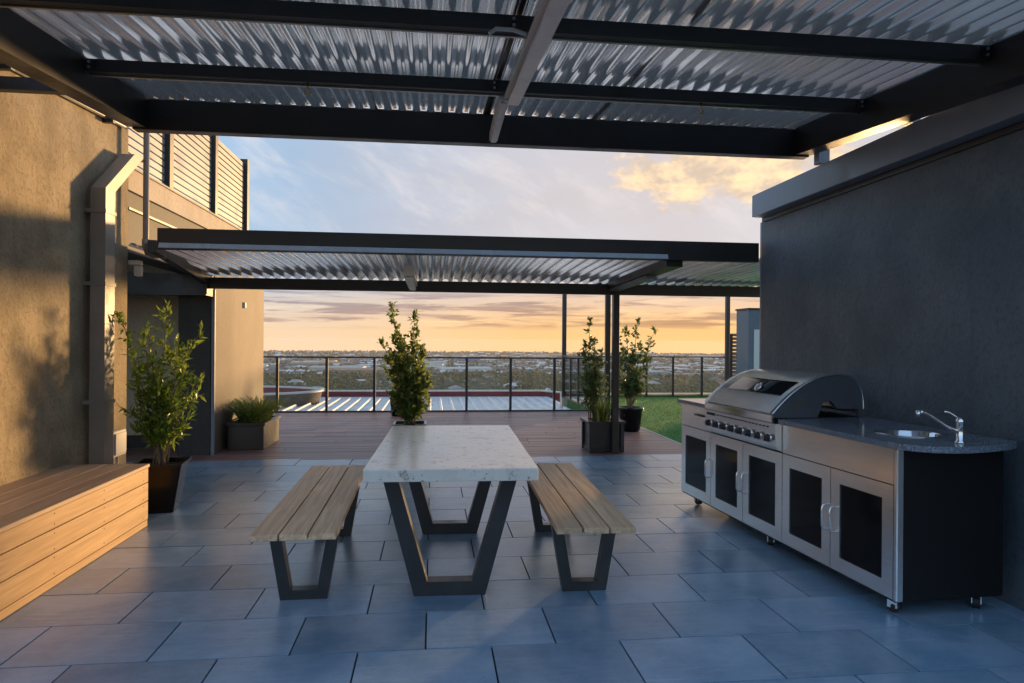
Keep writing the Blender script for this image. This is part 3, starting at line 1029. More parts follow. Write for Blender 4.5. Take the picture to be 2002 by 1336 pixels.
kb('badge', 'black_panel', cp, 0.60, 0.72, -0.0585, -0.054, 0.835, 0.855)
bm = bmesh.new()
for i in range(16):
    box(bm, 0.76 + i * 0.047, 0.76 + i * 0.047 + 0.022, -0.0572, -0.0535, 0.842, 0.850)
kind(mesh_obj('vent_slots', bm, 'black_panel', cp), 'stuff')

# countertop with round sink hole
bm = bmesh.new()
out = [(-0.02, -0.035), (0.55, -0.035), (0.55, 0.03), (1.57, 0.03), (1.57, -0.035)]
ctr_end = [(2.56, -0.037), (2.64, -0.022), (2.70, 0.02), (2.745, 0.08), (2.768, 0.16), (2.772, 0.24), (2.762, 0.33), (2.742, 0.42), (2.712, 0.52), (2.665, 0.62), (2.62, 0.655)]
out += ctr_end + [(-0.02, 0.66)]
SKX, SKY, SKR = 2.30, 0.315, 0.165
vo = [bm.verts.new((x, y, 0.905)) for x, y in out]
vi = [bm.verts.new((SKX + SKR * math.cos(k * math.tau / 32), SKY + SKR * math.sin(k * math.tau / 32), 0.905)) for k in range(32)]
es = [bm.edges.new((vo[i], vo[(i + 1) % len(vo)])) for i in range(len(vo))] + [bm.edges.new((vi[i], vi[(i + 1) % 32])) for i in range(32)]
bmesh.ops.triangle_fill(bm, use_beauty=True, edges=es)
ret = bmesh.ops.extrude_face_region(bm, geom=bm.faces[:])
bmesh.ops.translate(bm, verts=[v for v in ret['geom'] if isinstance(v, bmesh.types.BMVert)], vec=(0, 0, -0.031))
top = mesh_obj('countertop', bm, 'granite', K)
bm = bmesh.new()
prof = [(0.178, 0.906), (0.180, 0.909), (0.160, 0.909), (0.152, 0.902), (0.146, 0.80), (0.12, 0.778), (0.02, 0.775)]
rings = []
for r, z in prof:
    rings.append([bm.verts.new((SKX + r * math.cos(k * math.tau / 32), SKY + r * math.sin(k * math.tau / 32), z)) for k in range(32)])
for A, B in zip(rings, rings[1:]):
    for k in range(32):
        bm.faces.new((A[k], A[(k + 1) % 32], B[(k + 1) % 32], B[k])).smooth = True
bm.faces.new(rings[-1])
sink = mesh_obj('sink', bm, 'chrome', K)
bm = bmesh.new()
lathe(bm, [(0.022, 0.776), (0.022, 0.779), (0.012, 0.7795)], SKX, SKY, 16)
mesh_obj('drain', bm, 'rubber', sink)
# mixer tap
TX, TY = 2.655, 0.30
bm = bmesh.new()
lathe(bm, [(0.027, 0.905), (0.027, 0.912), (0.020, 0.918), (0.0185, 1.0), (0.021, 1.004), (0.021, 1.022), (0.013, 1.034), (0.004, 1.037)], TX, TY, 20)
tap = mesh_obj('tap', bm, 'chrome', K)
bm = bmesh.new()
tube(bm, [(TX, TY - 0.01, 0.96), (TX - 0.015, TY - 0.05, 0.978), (TX - 0.03, TY - 0.11, 1.022), (TX - 0.04, TY - 0.155, 1.052), (TX - 0.045, TY - 0.18, 1.060), (TX - 0.048, TY - 0.20, 1.055)], [0.011, 0.010, 0.0095, 0.0095, 0.011, 0.012], 12)
tube(bm, [(TX - 0.048, TY - 0.198, 1.066), (TX - 0.048, TY - 0.200, 1.036)], 0.0125, 12)
mesh_obj('spout', bm, 'chrome', tap)
bm = bmesh.new()
tube(bm, [(TX, TY, 1.02), (TX - 0.01, TY - 0.02, 1.04), (TX - 0.02, TY - 0.045, 1.058), (TX - 0.026, TY - 0.065, 1.062)], [0.008, 0.006, 0.005, 0.0045], 8)
mesh_obj('lever', bm, 'chrome', tap)

# barbecue hood
prof = [(-0.055, 0.936), (-0.013, 0.981), (0.044, 1.034), (0.11, 1.086), (0.194, 1.136), (0.278, 1.17), (0.362, 1.189), (0.448, 1.192), (0.534, 1.169), (0.586, 1.107), (0.608, 1.037), (0.612, 0.95), (0.60, 0.93)]


def smooth_prof(p, n=4):
    q = []
    for i in range(len(p) - 1):
        p0, p1, p2, p3 = p[max(i - 1, 0)], p[i], p[i + 1], p[min(i + 2, len(p) - 1)]
        for k in range(n):
            s = k / n
            q.append(tuple(0.5 * ((2 * p1[j]) + (-p0[j] + p2[j]) * s + (2 * p0[j] - 5 * p1[j] + 4 * p2[j] - p3[j]) * s * s + (-p0[j] + 3 * p1[j] - 3 * p2[j] + p3[j]) * s ** 3) for j in (0, 1)))
    q.append(p[-1])
    return q


sp = smooth_prof(prof)
HX0, HX1 = 0.60, 1.50
bm = bmesh.new()
A = [bm.verts.new((HX0, y, z)) for y, z in sp]
B = [bm.verts.new((HX1, y, z)) for y, z in sp]
for i in range(len(sp) - 1):
    bm.faces.new((A[i], A[i + 1], B[i + 1], B[i])).smooth = True
hood = mesh_obj('hood', bm, 'brushed_steel', K)
off = lambda p, d: (p[0] - d * 0.7, p[1] + d * 0.7)
# dark window band in the hood
win_i = [i for i, p in enumerate(sp) if 1.045 < p[1] < 1.14 and p[0] < 0.3]
bm = bmesh.new()
A = [bm.verts.new((0.72, *off(sp[i], 0.004))) for i in win_i]
B = [bm.verts.new((1.44, *off(sp[i], 0.004))) for i in win_i]
A2 = [bm.verts.new((0.72, *off(sp[i], -0.003))) for i in win_i]
B2 = [bm.verts.new((1.44, *off(sp[i], -0.003))) for i in win_i]
for i in range(len(win_i) - 1):
    bm.faces.new((A[i], A[i + 1], B[i + 1], B[i])).smooth = True
    bm.faces.new((A[i], A2[i], A2[i + 1], A[i + 1]))
    bm.faces.new((B[i], B[i + 1], B2[i + 1], B2[i]))
bm.faces.new((A[0], B[0], B2[0], A2[0]))
bm.faces.new((A[-1], A2[-1], B2[-1], B[-1]))
mesh_obj('window', bm, 'black_glass', hood)
# thermometer
bm = bmesh.new()
lathe(bm, [(0.036, 0.0), (0.036, 0.012), (0.030, 0.016), (0.028, 0.012)], seg=24)
th_ = mesh_obj('thermometer', bm, 'chrome', hood)
th_.location = (1.12, 0.090, 1.082)
th_.rotation_euler = (R_(52), 0, 0)
# hood end plates with the rear notch
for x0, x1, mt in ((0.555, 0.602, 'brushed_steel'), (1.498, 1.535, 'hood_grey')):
    poly = list(sp) + [(0.58, 0.907), (0.575, 0.964), (0.42, 0.966), (0.375, 1.015), (0.315, 1.010), (0.272, 0.909), (-0.03, 0.909)]
    bm = bmesh.new()
    fs = prism(bm, poly, 'x', x0, x1)
    for f in fs[:len(sp) - 1]:
        f.smooth = True
    ep = mesh_obj('end_plate', bm, mt, hood)
bm = bmesh.new()
tr = [(p[0], p[1]) for p in sp[:-4]]
tube(bm, [(1.538, p[0] - 0.001, p[1]) for p in tr], 0.006, 8)
mesh_obj('trim', bm, 'chrome', hood)
for yy, zz in ((0.12, 0.985), (0.155, 1.025)):
    kb('slot', 'brass', hood, 1.535, 1.5375, yy - 0.02, yy + 0.022, zz - 0.004, zz + 0.004)
kb('firebox', 'black_panel', K, 0.57, 1.52, 0.035, 0.60, 0.874, 0.9085)
kb('front_rail', 'chrome', K, 0.56, 1.53, -0.058, -0.03, 0.874, 0.930, bev=0.006)
kb('grease_shelf', 'black_panel', K, 0.575, 1.515, -0.03, 0.034, 0.876, 0.925)
bm = bmesh.new()
for yy, zz in ((0.05, 0.985), (0.02, 0.955), (0.085, 1.015)):
    M = Matrix.Translation((0.604, yy - 0.03, zz + 0.012))
    bmesh.ops.create_uvsphere(bm, u_segments=8, v_segments=6, radius=0.008, matrix=M)
kind(mesh_obj('rivets', bm, 'chrome', hood), 'stuff')

# castors
for xx, yy, rz in ((0.12, 0.10, 0.3), (0.12, 0.55, 1.0), (1.3, 0.08, -0.5), (2.47, 0.075, 0.6), (2.49, 0.56, -0.7)):
    cst = None
    bm = bmesh.new()
    box(bm, -0.03, 0.03, -0.026, 0.026, 0.078, 0.083)
    box(bm, -0.020, 0.028, -0.023, -0.018, 0.026, 0.078)
    box(bm, -0.020, 0.028, 0.018, 0.023, 0.026, 0.078)
    cst = mesh_obj('castor', bm, 'chrome', K)
    cst.location = (xx, yy, 0)
    cst.rotation_euler = (0, 0, rz)
    bm = bmesh.new()
    bmesh.ops.create_cone(bm, cap_ends=True, segments=20, radius1=0.034, radius2=0.034, depth=0.030, matrix=Matrix.Translation((0.008, 0, 0.034)) @ Matrix.Rotation(R_(90), 4, 'X'))
    bmesh.ops.create_cone(bm, cap_ends=True, segments=12, radius1=0.012, radius2=0.012, depth=0.050, matrix=Matrix.Translation((0.008, 0, 0.034)) @ Matrix.Rotation(R_(90), 4, 'X'))
    mesh_obj('wheel', bm, 'rubber', cst)

# ------------------------------------------------------------------ plants


def leaf_mesh(leaves):
    """leaves: (pos, dir, up, length, width) -> folded six-vertex leaves"""
    V, Fc = [], []
    for p, d, u, L, wd in leaves:
        s = d.cross(u)
        if s.length < 1e-3:
            s = d.orthogonal()
        s.normalize()
        n = s.cross(d).normalized()
        k = len(V)
        mid = p + d * (L * 0.5) + n * (L * 0.05)
        tip = p + d * L - n * (L * 0.10)
        V += [tuple(p), tuple(mid), tuple(tip), tuple(p + d * (L * 0.38) + s * wd + n * (wd * 0.35)), tuple(p + d * (L * 0.38) - s * wd + n * (wd * 0.35))]
        Fc += [(k, k + 1, k + 3), (k + 1, k + 2, k + 3), (k, k + 4, k + 1), (k + 1, k + 4, k + 2)]
    return V, Fc


def rv(rg, s=1.0):
    return Vector((rg.gauss(0, s), rg.gauss(0, s), rg.gauss(0, s)))


def shrub(parent, base, tips, seed, leafmat, leaf_len, leaf_w, twig_len, density, z_lo, stem_r=0.011, leaf_up=0.5):
    """stems from base to each tip with side twigs, leaves along all of them"""
    rg = random.Random(seed)
    base = Vector(base)
    leaves = []
    for tip in tips:
        tip = Vector(tip)
        b0 = base + Vector((rg.uniform(-0.05, 0.05), rg.uniform(-0.05, 0.05), 0))
        hgt = tip.z - b0.z
        ctl = b0.lerp(tip, 0.45) + Vector((rg.uniform(-0.04, 0.04), rg.uniform(-0.04, 0.04), hgt * 0.06))
        pts = []
        N = 14
        for i in range(N + 1):
            q = i / N
            pts.append(b0 * (1 - q) ** 2 + ctl * 2 * q * (1 - q) + tip * q * q + Vector((rg.uniform(-1, 1), rg.uniform(-1, 1), 0)) * 0.006)
        bm = bmesh.new()
        tube(bm, pts, [stem_r * (1 - 0.8 * i / N) for i in range(N + 1)], 6)
        mesh_obj('stem', bm, 'bark', parent)
        n_tw = int(hgt * density)
        for k in range(n_tw):
            q = rg.uniform(0.0, 1.0)
            i = min(int(q * N), N - 1)
            p = pts[i].lerp(pts[i + 1], q * N - i)
            if p.z < z_lo:
                continue
            f = 1.0 - max(0.0, (q - 0.35) / 0.65) * 0.85
            ln = twig_len * f * rg.uniform(0.45, 1.15)
            a = rg.uniform(0, math.tau)
            d = Vector((math.cos(a), math.sin(a), rg.uniform(0.25, 1.2))).normalized()
            m = max(2, int(ln / (leaf_len * 0.33)))
            for j in range(m):
                pp = p + d * (ln * (j + 0.6) / m)
                for side in (0, 1):
                    if rg.random() < 0.12:
                        continue
                    ld = (d * leaf_up + rv(rg, 0.55) + Vector((0, 0, 0.22))).normalized()
                    leaves.append((pp + rv(rg, 0.008), ld, rv(rg, 0.5) + Vector((0, 0, 1.0)), leaf_len * rg.uniform(0.6, 1.2), leaf_w * rg.uniform(0.7, 1.2)))
        for j in range(7):
            ld = (Vector((0, 0, 1)) + rv(rg, 0.45)).normalized()
            leaves.append((tip - Vector((0, 0, 0.015 * j)), ld, rv(rg), leaf_len * 0.8, leaf_w * 0.8))
    V, Fc = leaf_mesh(leaves)
    return kind(raw_obj('foliage', V, Fc, leafmat, parent), 'stuff')


def strap_plant(parent, cx, cy, z0, rx, ry, n, hmin, hmax, seed, material, wdt=0.008, lean=0.5, name='foliage'):
    rg = random.Random(seed)
    V, Fc = [], []
    for i in range(n):
        a = rg.uniform(0, math.tau)
        rr = math.sqrt(rg.random())
        x, y = cx + rx * rr * math.cos(a), cy + ry * rr * math.sin(a)
        hh = rg.uniform(hmin, hmax)
        la = a + rg.uniform(-0.9, 0.9)
        ln = lean * (0.25 + rr) * rg.uniform(0.3, 1.2) * hh
        lx, ly = math.cos(la) * ln, math.sin(la) * ln
        wa = rg.uniform(0, math.pi)
        wx, wy = math.cos(wa) * wdt, math.sin(wa) * wdt
        k = len(V)
        for q, wq in ((0.0, 0.7), (0.4, 1.0), (0.75, 0.75)):
            px, py, pz = x + lx * q ** 1.8, y + ly * q ** 1.8, z0 + hh * (q - 0.18 * lean * q * q)
            V += [(px - wx * wq, py - wy * wq, pz), (px + wx * wq, py + wy * wq, pz)]
        V.append((x + lx, y + ly, z0 + hh * (1 - 0.22 * lean)))
        Fc += [(k, k + 1, k + 3, k + 2), (k + 2, k + 3, k + 5, k + 4), (k + 4, k + 5, k + 6)]
    return kind(raw_obj(name, V, Fc, material, parent), 'stuff')


def square_pot(parent, cx, cy, rb, rt, hgt, material, rot=0.0, rim=0.02, lip=0.012):
    a0 = math.pi / 4 + rot
    q = math.sqrt(2)
    bm = bmesh.new()
    prof = [(rb * q, 0.0), (rt * q, hgt - rim), (rt * q + lip, hgt - rim), (rt * q + lip, hgt), ((rt - 0.02) * q, hgt), ((rt - 0.025) * q, hgt - 0.06)]
    rings = [[bm.verts.new((cx + r * math.cos(a0 + k * math.pi / 2), cy + r * math.sin(a0 + k * math.pi / 2), z)) for k in range(4)] for r, z in prof]
    for A, B in zip(rings, rings[1:]):
        for k in range(4):
            bm.faces.new((A[k], A[(k + 1) % 4], B[(k + 1) % 4], B[k]))
    bm.faces.new(rings[0][::-1])
    bm.faces.new(rings[-1])
    bev = [e for e in bm.edges if abs(e.verts[0].co.z - e.verts[1].co.z) > 0.1]
    bmesh.ops.bevel(bm, geom=bev, offset=0.012, segments=2, affect='EDGES')
    o = mesh_obj('pot', bm, material, parent)
    bm = bmesh.new()
    r = (rt - 0.022) * q
    vs = [bm.verts.new((cx + r * math.cos(a0 + k * math.pi / 2), cy + r * math.sin(a0 + k * math.pi / 2), hgt - 0.035)) for k in range(4)]
    vb = [bm.verts.new((v.co.x, v.co.y, hgt - 0.055)) for v in vs]
    bm.faces.new(vs)
    for k in range(4):
        bm.faces.new((vs[k], vs[(k + 1) % 4], vb[(k + 1) % 4], vb[k]))
    mesh_obj('soil', bm, 'soil', parent)
    return o


# tall tree in a gloss black pot beside the box bench
t = tag(empty('potted_tree', (-2.25, 5.92, 0)), 'tall leafy sunlit shrub in a gloss black square pot by the box bench', 'plant')
square_pot(t, -2.20, 5.82, 0.115, 0.185, 0.40, 'pot_gloss', rot=R_(8))
shrub(t, (-2.22, 5.84, 0.37), [(-2.52, 5.80, 1.60), (-2.36, 5.95, 1.50), (-2.18, 5.86, 1.69), (-2.05, 5.75, 1.40), (-1.90, 5.85, 1.50), (-2.28, 5.68, 1.42), (-2.12, 6.02, 1.30), (-2.45, 5.95, 1.15), (-1.93, 5.92, 1.10), (-2.2, 5.7, 1.2)],
      11, 'leaf_bright', 0.078, 0.013, 0.23, 37, 0.50, 0.010)
adopt(t)

# shrub behind the table
t = tag(empty('potted_shrub', (-0.28, 8.72, 0)), 'dense two peaked shrub in a dark square pot behind the table end', 'plant', 'potted shrubs on the deck')
square_pot(t, -0.28, 8.72, 0.16, 0.20, 0.355, 'pot_gloss', rim=0.03)
shrub(t, (-0.28, 8.72, 0.34), [(-0.52, 8.70, 1.84), (-0.24, 8.74, 1.78), (-0.40, 8.80, 1.45), (-0.64, 8.72, 1.42), (-0.12, 8.66, 1.32), (-0.06, 8.74, 0.98), (-0.48, 8.62, 1.25), (-0.30, 8.60, 1.15), (-0.20, 8.85, 1.05), (-0.42, 8.84, 0.9), (-0.15, 8.62, 0.72), (-0.35, 8.58, 0.8)],
      21, 'leaf_olive', 0.074, 0.0235, 0.25, 44, 0.38, 0.011)
adopt(t)
t = tag(empty('deck_pot', (-0.64, 12.75, 0)), 'black round pot by the glass balustrade half hidden behind the shrub', 'plant')
bm = bmesh.new()
lathe(bm, [(0.15, 0.0), (0.20, 0.40), (0.215, 0.40), (0.215, 0.44), (0.19, 0.44), (0.18, 0.39)], -0.60, 12.75, 24)
mesh_obj('pot', bm, 'pot_gloss', t)
shrub(t, (-0.60, 12.75, 0.38), [(-0.75, 12.75, 0.75), (-0.5, 12.75, 0.82), (-0.62, 12.8, 0.9)], 31, 'leaf_dark', 0.05, 0.012, 0.13, 46, 0.44, 0.008)
adopt(t)

# slate planter by the post
t = tag(empty('planter_shrub', (2.2, 8.55, 0)), 'slim shrub and strappy leaves in a panelled slate planter by the post', 'plant', 'potted shrubs on the deck')
PXc, PYc, PH = 2.20, 8.58, 0.395
bx('pot', 'planter_slate', t, PXc - 0.20, PXc + 0.20, PYc - 0.19, PYc + 0.20, 0.03, PH - 0.03, bev=0.003)
for sx, sy in ((-1, -1), (1, -1), (1, 1), (-1, 1)):
    bx('corner', 'planter_slate', t, PXc + sx * 0.205 - 0.022, PXc + sx * 0.205 + 0.022, PYc + sy * 0.20 - 0.022, PYc + sy * 0.20 + 0.022, 0.0, PH - 0.03)
bm = bmesh.new()
box(bm, PXc - 0.245, PXc + 0.245, PYc - 0.245, PYc - 0.17, PH - 0.03, PH)
box(bm, PXc - 0.245, PXc + 0.245, PYc + 0.17, PYc + 0.245, PH - 0.03, PH)
box(bm, PXc - 0.245, PXc - 0.17, PYc - 0.17, PYc + 0.17, PH - 0.03, PH)
box(bm, PXc + 0.17, PXc + 0.245, PYc - 0.17, PYc + 0.17, PH - 0.03, PH)
mesh_obj('rim', bm, 'planter_slate', t)
bx('bottom_rail', 'planter_slate', t, PXc - 0.215, PXc + 0.215, PYc - 0.212, PYc + 0.212, 0.012, 0.055)
bx('soil', 'soil', t, PXc - 0.172, PXc + 0.172, PYc - 0.172, PYc + 0.172, PH - 0.03, PH - 0.012)
shrub(t, (2.06, 8.62, 0.37), [(2.03, 8.6, 1.70), (1.97, 8.62, 1.42), (2.10, 8.66, 1.45), (2.20, 8.62, 1.30), (1.95, 8.55, 1.10), (2.15, 8.70, 1.10), (2.05, 8.52, 1.0), (2.25, 8.66, 0.95)],
      41, 'leaf_dark', 0.066, 0.020, 0.17, 34, 0.52, 0.009)
st_o = strap_plant(t, 2.17, 8.50, 0.37, 0.10, 0.06, 60, 0.22, 0.42, 43, 'blade_green', 0.010, 0.55, 'strap_leaves')
adopt(t)

# round pot on the lawn edge
t = tag(empty('potted_shrub', (3.11, 10.35, 0)), 'open branched shrub in a round black pot beside the lawn', 'plant', 'potted shrubs on the deck')
bm = bmesh.new()
lathe(bm, [(0.14, 0.0), (0.155, 0.03), (0.19, 0.33), (0.20, 0.34), (0.205, 0.375), (0.185, 0.378), (0.175, 0.34)], 3.11, 10.38, 28)
mesh_obj('pot', bm, 'pot_gloss', t)
bm = bmesh.new()
lathe(bm, [(0.176, 0.335), (0.174, 0.345), (0.05, 0.35)], 3.11, 10.38, 20)
mesh_obj('soil', bm, 'soil', t)
shrub(t, (3.11, 10.38, 0.35), [(2.86, 10.35, 1.66), (3.04, 10.45, 1.62), (3.22, 10.36, 1.74), (3.50, 10.38, 1.62), (2.95, 10.28, 1.30), (3.30, 10.44, 1.35), (3.12, 10.30, 1.25), (3.42, 10.34, 1.15), (2.88, 10.45, 1.0), (3.2, 10.5, 1.0), (3.05, 10.25, 0.9), (3.35, 10.3, 0.85)],
      51, 'leaf_dark', 0.075, 0.024, 0.20, 27, 0.5, 0.010)
adopt(t)

# long trough with grasses
t = tag(empty('grass_trough', (-2.35, 9.2, 0)), 'low brown trough of green ornamental grass beside the end wall', 'plant')
bx('trough', 'planter_brown', t, -2.56, -2.12, 8.86, 9.72, 0.0, 0.31, bev=0.006)
bm = bmesh.new()
box(bm, -2.58, -2.10, 8.84, 8.89, 0.312, 0.345)
box(bm, -2.58, -2.10, 9.69, 9.74, 0.312, 0.345)
box(bm, -2.58, -2.53, 8.89, 9.69, 0.312, 0.345)
box(bm, -2.15, -2.10, 8.89, 9.69, 0.312, 0.345)
mesh_obj('rim', bm, 'planter_brown', t)
bx('soil', 'soil', t, -2.53, -2.15, 8.89, 9.69, 0.312, 0.33)
strap_plant(t, -2.33, 9.28, 0.32, 0.16, 0.36, 700, 0.24, 0.46, 61, 'blade_green', 0.005, 1.25)
adopt(t)

# ------------------------------------------------------------------ glass balustrades


def balustrade(name, label, group, a, b, posts, top_z, glass_z0=0.03, base=True):
    """a, b: (x, y) ends; posts: parameters 0..1"""
    t = tag(empty(name, (a[0], a[1], 0)), label, 'balustrade', group)
    A, B = Vector((a[0], a[1], 0)), Vector((b[0], b[1], 0))
    d = (B - A).normalized()
    n = Vector((-d.y, d.x, 0))
    for q in posts:
        p = A.lerp(B, q)
        bm = bmesh.new()
        bar(bm, p + Vector((0, 0, -0.02)), p + Vector((0, 0, top_z - 0.03)), 0.05, 0.05, up=tuple(d))
        mesh_obj('post', bm, 'post_black', t)
    bm = bmesh.new()
    bar(bm, A + Vector((0, 0, top_z - 0.015)), B + Vector((0, 0, top_z - 0.015)), 0.06, 0.03)
    mesh_obj('top_rail', bm, 'post_black', t)
    bm = bmesh.new()
    bar(bm, A + Vector((0, 0, 0.015)), B + Vector((0, 0, 0.015)), 0.04, 0.03)
    mesh_obj('bottom_rail', bm, 'post_black', t)
    qs = list(posts)
    for p, q in zip(qs, qs[1:]):
        P, Q = A.lerp(B, p) + d * 0.03, A.lerp(B, q) - d * 0.03
        bm = bmesh.new()
        bar(bm, P + Vector((0, 0, (top_z - 0.03 + glass_z0) / 2)), Q + Vector((0, 0, (top_z - 0.03 + glass_z0) / 2)), 0.010, top_z - 0.035 - glass_z0)
        mesh_obj('glass_pane', bm, 'clear_glass', t)
    adopt(t)
    return t


xp = [-4.82, -3.89, -2.962, -2.034, -1.126, -0.226, 0.674, 1.552, 2.44, 3.30]
x0, x1 = xp[0], xp[-1]
balustrade('glass_balustrade', 'long glass balustrade with black posts across the far edge of the deck', 'glass balustrades', (x0, 13.42), (x1, 13.42), [(x - x0) / (x1 - x0) for x in xp], 1.085)
balustrade('glass_balustrade', 'short glass balustrade returning along the lawn beside the slim shrub', 'glass balustrades', (3.30, 13.50), (3.30, 16.9), [0.0, 0.24, 0.47, 0.72, 0.985], 1.06)
xp = [3.36, 4.1, 4.8, 5.5, 6.21, 6.99, 7.75, 8.5]
balustrade('glass_balustrade', 'glass balustrade with black posts along the far edge of the lawn', 'glass balustrades', (xp[0], 16.95), (xp[-1], 16.95), [(x - xp[0]) / (xp[-1] - xp[0]) for x in xp], 1.045)
o = bx('lawn_kerb', 'cap_cream', None, 3.3, 8.6, 17.02, 17.3, -0.5, 0.07)
tag(o, 'low pale kerb outside the lawn balustrade', 'kerb')
for xx, lb in ((3.31, 'thin tall post standing at the inner corner of the lawn balustrade'), (7.64, 'thick tall post before the brown slatted screen')):
    o = bx('tall_post', 'post_black', None, xx - 0.05, xx + 0.05, 16.80, 16.90, 0.0, 2.72, bev=0.004)
    tag(o, lb, 'post', 'tall posts round the lawn')

# slatted screen and grey panel box beyond the wall
t = tag(empty('slatted_screen', (7.1, 15.2, 0)), 'brown slatted screen beyond the lawn next to the grey cabinet', 'screen')
for xx in (6.9, 7.28):
    bx('post', 'post_black', t, xx - 0.03, xx + 0.03, 15.0, 15.06, 0.0, 1.62)
bm = bmesh.new()
box(bm, -0.165, 0.165, -0.012, 0.012, -0.033, 0.033)
s0 = mesh_obj('slat', bm, 'slat_brown', t)
for k in range(18):
    o = s0 if k == 0 else copy_obj(s0, t)
    o.location = (7.09, 15.03, 0.12 + k * 0.0865)
adopt(t)
t = tag(empty('grey_cabinet', (7.1, 14.0, 0)), 'tall blue grey service cabinet with a pale door beyond the wall end', 'cabinet')
bx('body', 'panel_grey', t, 6.83, 7.6, 14.0, 14.6, 0.0, 2.13, bev=0.006)
bx('door', 'white_plastic', t, 6.95, 7.10, 13.985, 13.999, 0.6, 1.70)
bx('cap', 'dark_steel', t, 6.81, 7.62, 13.98, 14.62, 2.132, 2.17)
adopt(t)

# ------------------------------------------------------------------ neighbouring roof with ribs, parapet and oval drum
t = tag(empty('neighbour_roof', (0, 17.5, -0.5)), 'white ribbed metal roof beyond the deck balustrade', 'roof')
bx('roof_deck', 'white_metal_roof', t, -9.0, 3.6, 13.7, 20.9, -0.6, -0.31)
bm = bmesh.new()
for i in range(44):
    x = -8.9 + i * 0.285
    pr = [(x - 0.05, -0.309), (x + 0.05, -0.309), (x + 0.022, -0.245), (x - 0.022, -0.245)]
    bm2 = bmesh.new()
    prism(bm2, pr, 'y', 13.9, 19.9)
    mesh_obj('rib', bm2, 'white_metal_roof', t)
bm.free()
bx('parapet', 'red_lining', t, -9.0, 3.45, 20.95, 21.1, -0.6, -0.165)
bx('coping', 'cap_cream', t, -9.1, 3.45, 20.93, 21.2, -0.163, -0.125)
bm = bmesh.new()
bar(bm, (3.46, 21.05, -0.30), (4.6, 19.2, -0.30), 0.14, 0.27)
mesh_obj('parapet', bm, 'red_lining', t)
bm = bmesh.new()
bar(bm, (3.40, 21.1, -0.145), (4.7, 19.1, -0.145), 0.24, 0.036)
mesh_obj('coping', bm, 'cap_cream', t)
bx('wall', 'cap_cream', t, -9.0, 3.4, 20.75, 20.92, -12.0, -0.605)
adopt(t)
t = tag(empty('oval_drum', (-6.1, 18.6, -0.3)), 'large oval roof drum with pale rim and red lining left of the balustrade', 'roof feature')
DX, DY, RX, RY = -5.95, 18.7, 3.0, 1.75


def oval(name, prof, material):
    bm = bmesh.new()
    seg = 64
    rings = [[bm.verts.new((DX + (RX + dr_) * math.cos(k * math.tau / seg), DY + (RY + dr_) * math.sin(k * math.tau / seg), z)) for k in range(seg)] for dr_, z in prof]
    for A, B in zip(rings, rings[1:]):
        for k in range(seg):
            bm.faces.new((A[k], A[(k + 1) % seg], B[(k + 1) % seg], B[k])).smooth = True
    return mesh_obj(name, bm, material, t)


oval('outer_skin', [(-0.10, -0.31), (0.0, 0.02)], 'drum_tan')
oval('rim', [(0.02, 0.02), (0.03, 0.06), (-0.06, 0.075), (-0.10, 0.04), (-0.10, 0.01)], 'cap_cream')
oval('lining', [(-0.10, 0.02), (-0.16, -0.31)], 'red_lining')
adopt(t)

# ------------------------------------------------------------------ suburb below
rg = random.Random(77)


def polar(az_deg, dist):
    a = R_(az_deg)
    return dist * math.sin(a), dist * math.cos(a)


def house_mesh(name, L, W, H, rise, hip):
    V = [(-L / 2, -W / 2, 0), (L / 2, -W / 2, 0), (L / 2, W / 2, 0), (-L / 2, W / 2, 0),
         (-L / 2, -W / 2, H), (L / 2, -W / 2, H), (L / 2, W / 2, H), (-L / 2, W / 2, H)]
    e = 0.6
    V += [(-L / 2 - e, -W / 2 - e, H), (L / 2 + e, -W / 2 - e, H), (L / 2 + e, W / 2 + e, H), (-L / 2 - e, W / 2 + e, H),
          (-L / 2 - e + hip, 0, H + rise), (L / 2 + e - hip, 0, H + rise)]
    Fc = [(0, 1, 5, 4), (1, 2, 6, 5), (2, 3, 7, 6), (3, 0, 4, 7), (8, 9, 13, 12), (9, 10, 13), (10, 11, 12, 13), (11, 8, 12), (8, 11, 10, 9)]
    me = bpy.data.meshes.new(name)
    me.from_pydata(V, [], Fc)
    me.materials.append(MATS['house_wall'])
    me.materials.append(MATS['house_roof'])
    me.polygons.foreach_set('material_index', [0, 0, 0, 0, 1, 1, 1, 1, 1])
    return me


hm = [house_mesh('house', 16, 10, 3.2, 2.6, 5), house_mesh('house', 20, 11, 3.2, 2.4, 0.2), house_mesh('house', 14, 11, 6.0, 2.5, 5), house_mesh('house', 24, 12, 3.4, 2.8, 6)]
wm = []
for L, W, H in ((55, 28, 7), (40, 22, 6), (75, 30, 8)):
    m_ = house_mesh('warehouse', L, W, H, 2.2, 0.3)
    m_.materials.clear()
    m_.materials.append(MATS['house_wall'])
    m_.materials.append(MATS['white_roof'])
    wm.append(m_)
for i in range(250):
    az_ = rg.uniform(-16, 27)
    inv = rg.uniform(1 / 2300, 1 / 520)
    d_ = 1 / inv
    if d_ < 860 and rg.random() < 0.72:
        d_ = rg.uniform(860, 2200)
    o = bpy.data.objects.new('house', hm[rg.randrange(4)])
    C.objects.link(o)
    x, y = polar(az_, d_)
    o.location = (x, y, GZ)
    o.rotation_euler = (0, 0, rg.choice((0.2, 0.2 + math.pi / 2)) + rg.uniform(-0.1, 0.1))
    tag(o, 'small suburban house among trees far below the terrace', 'house', 'houses of the far suburb')
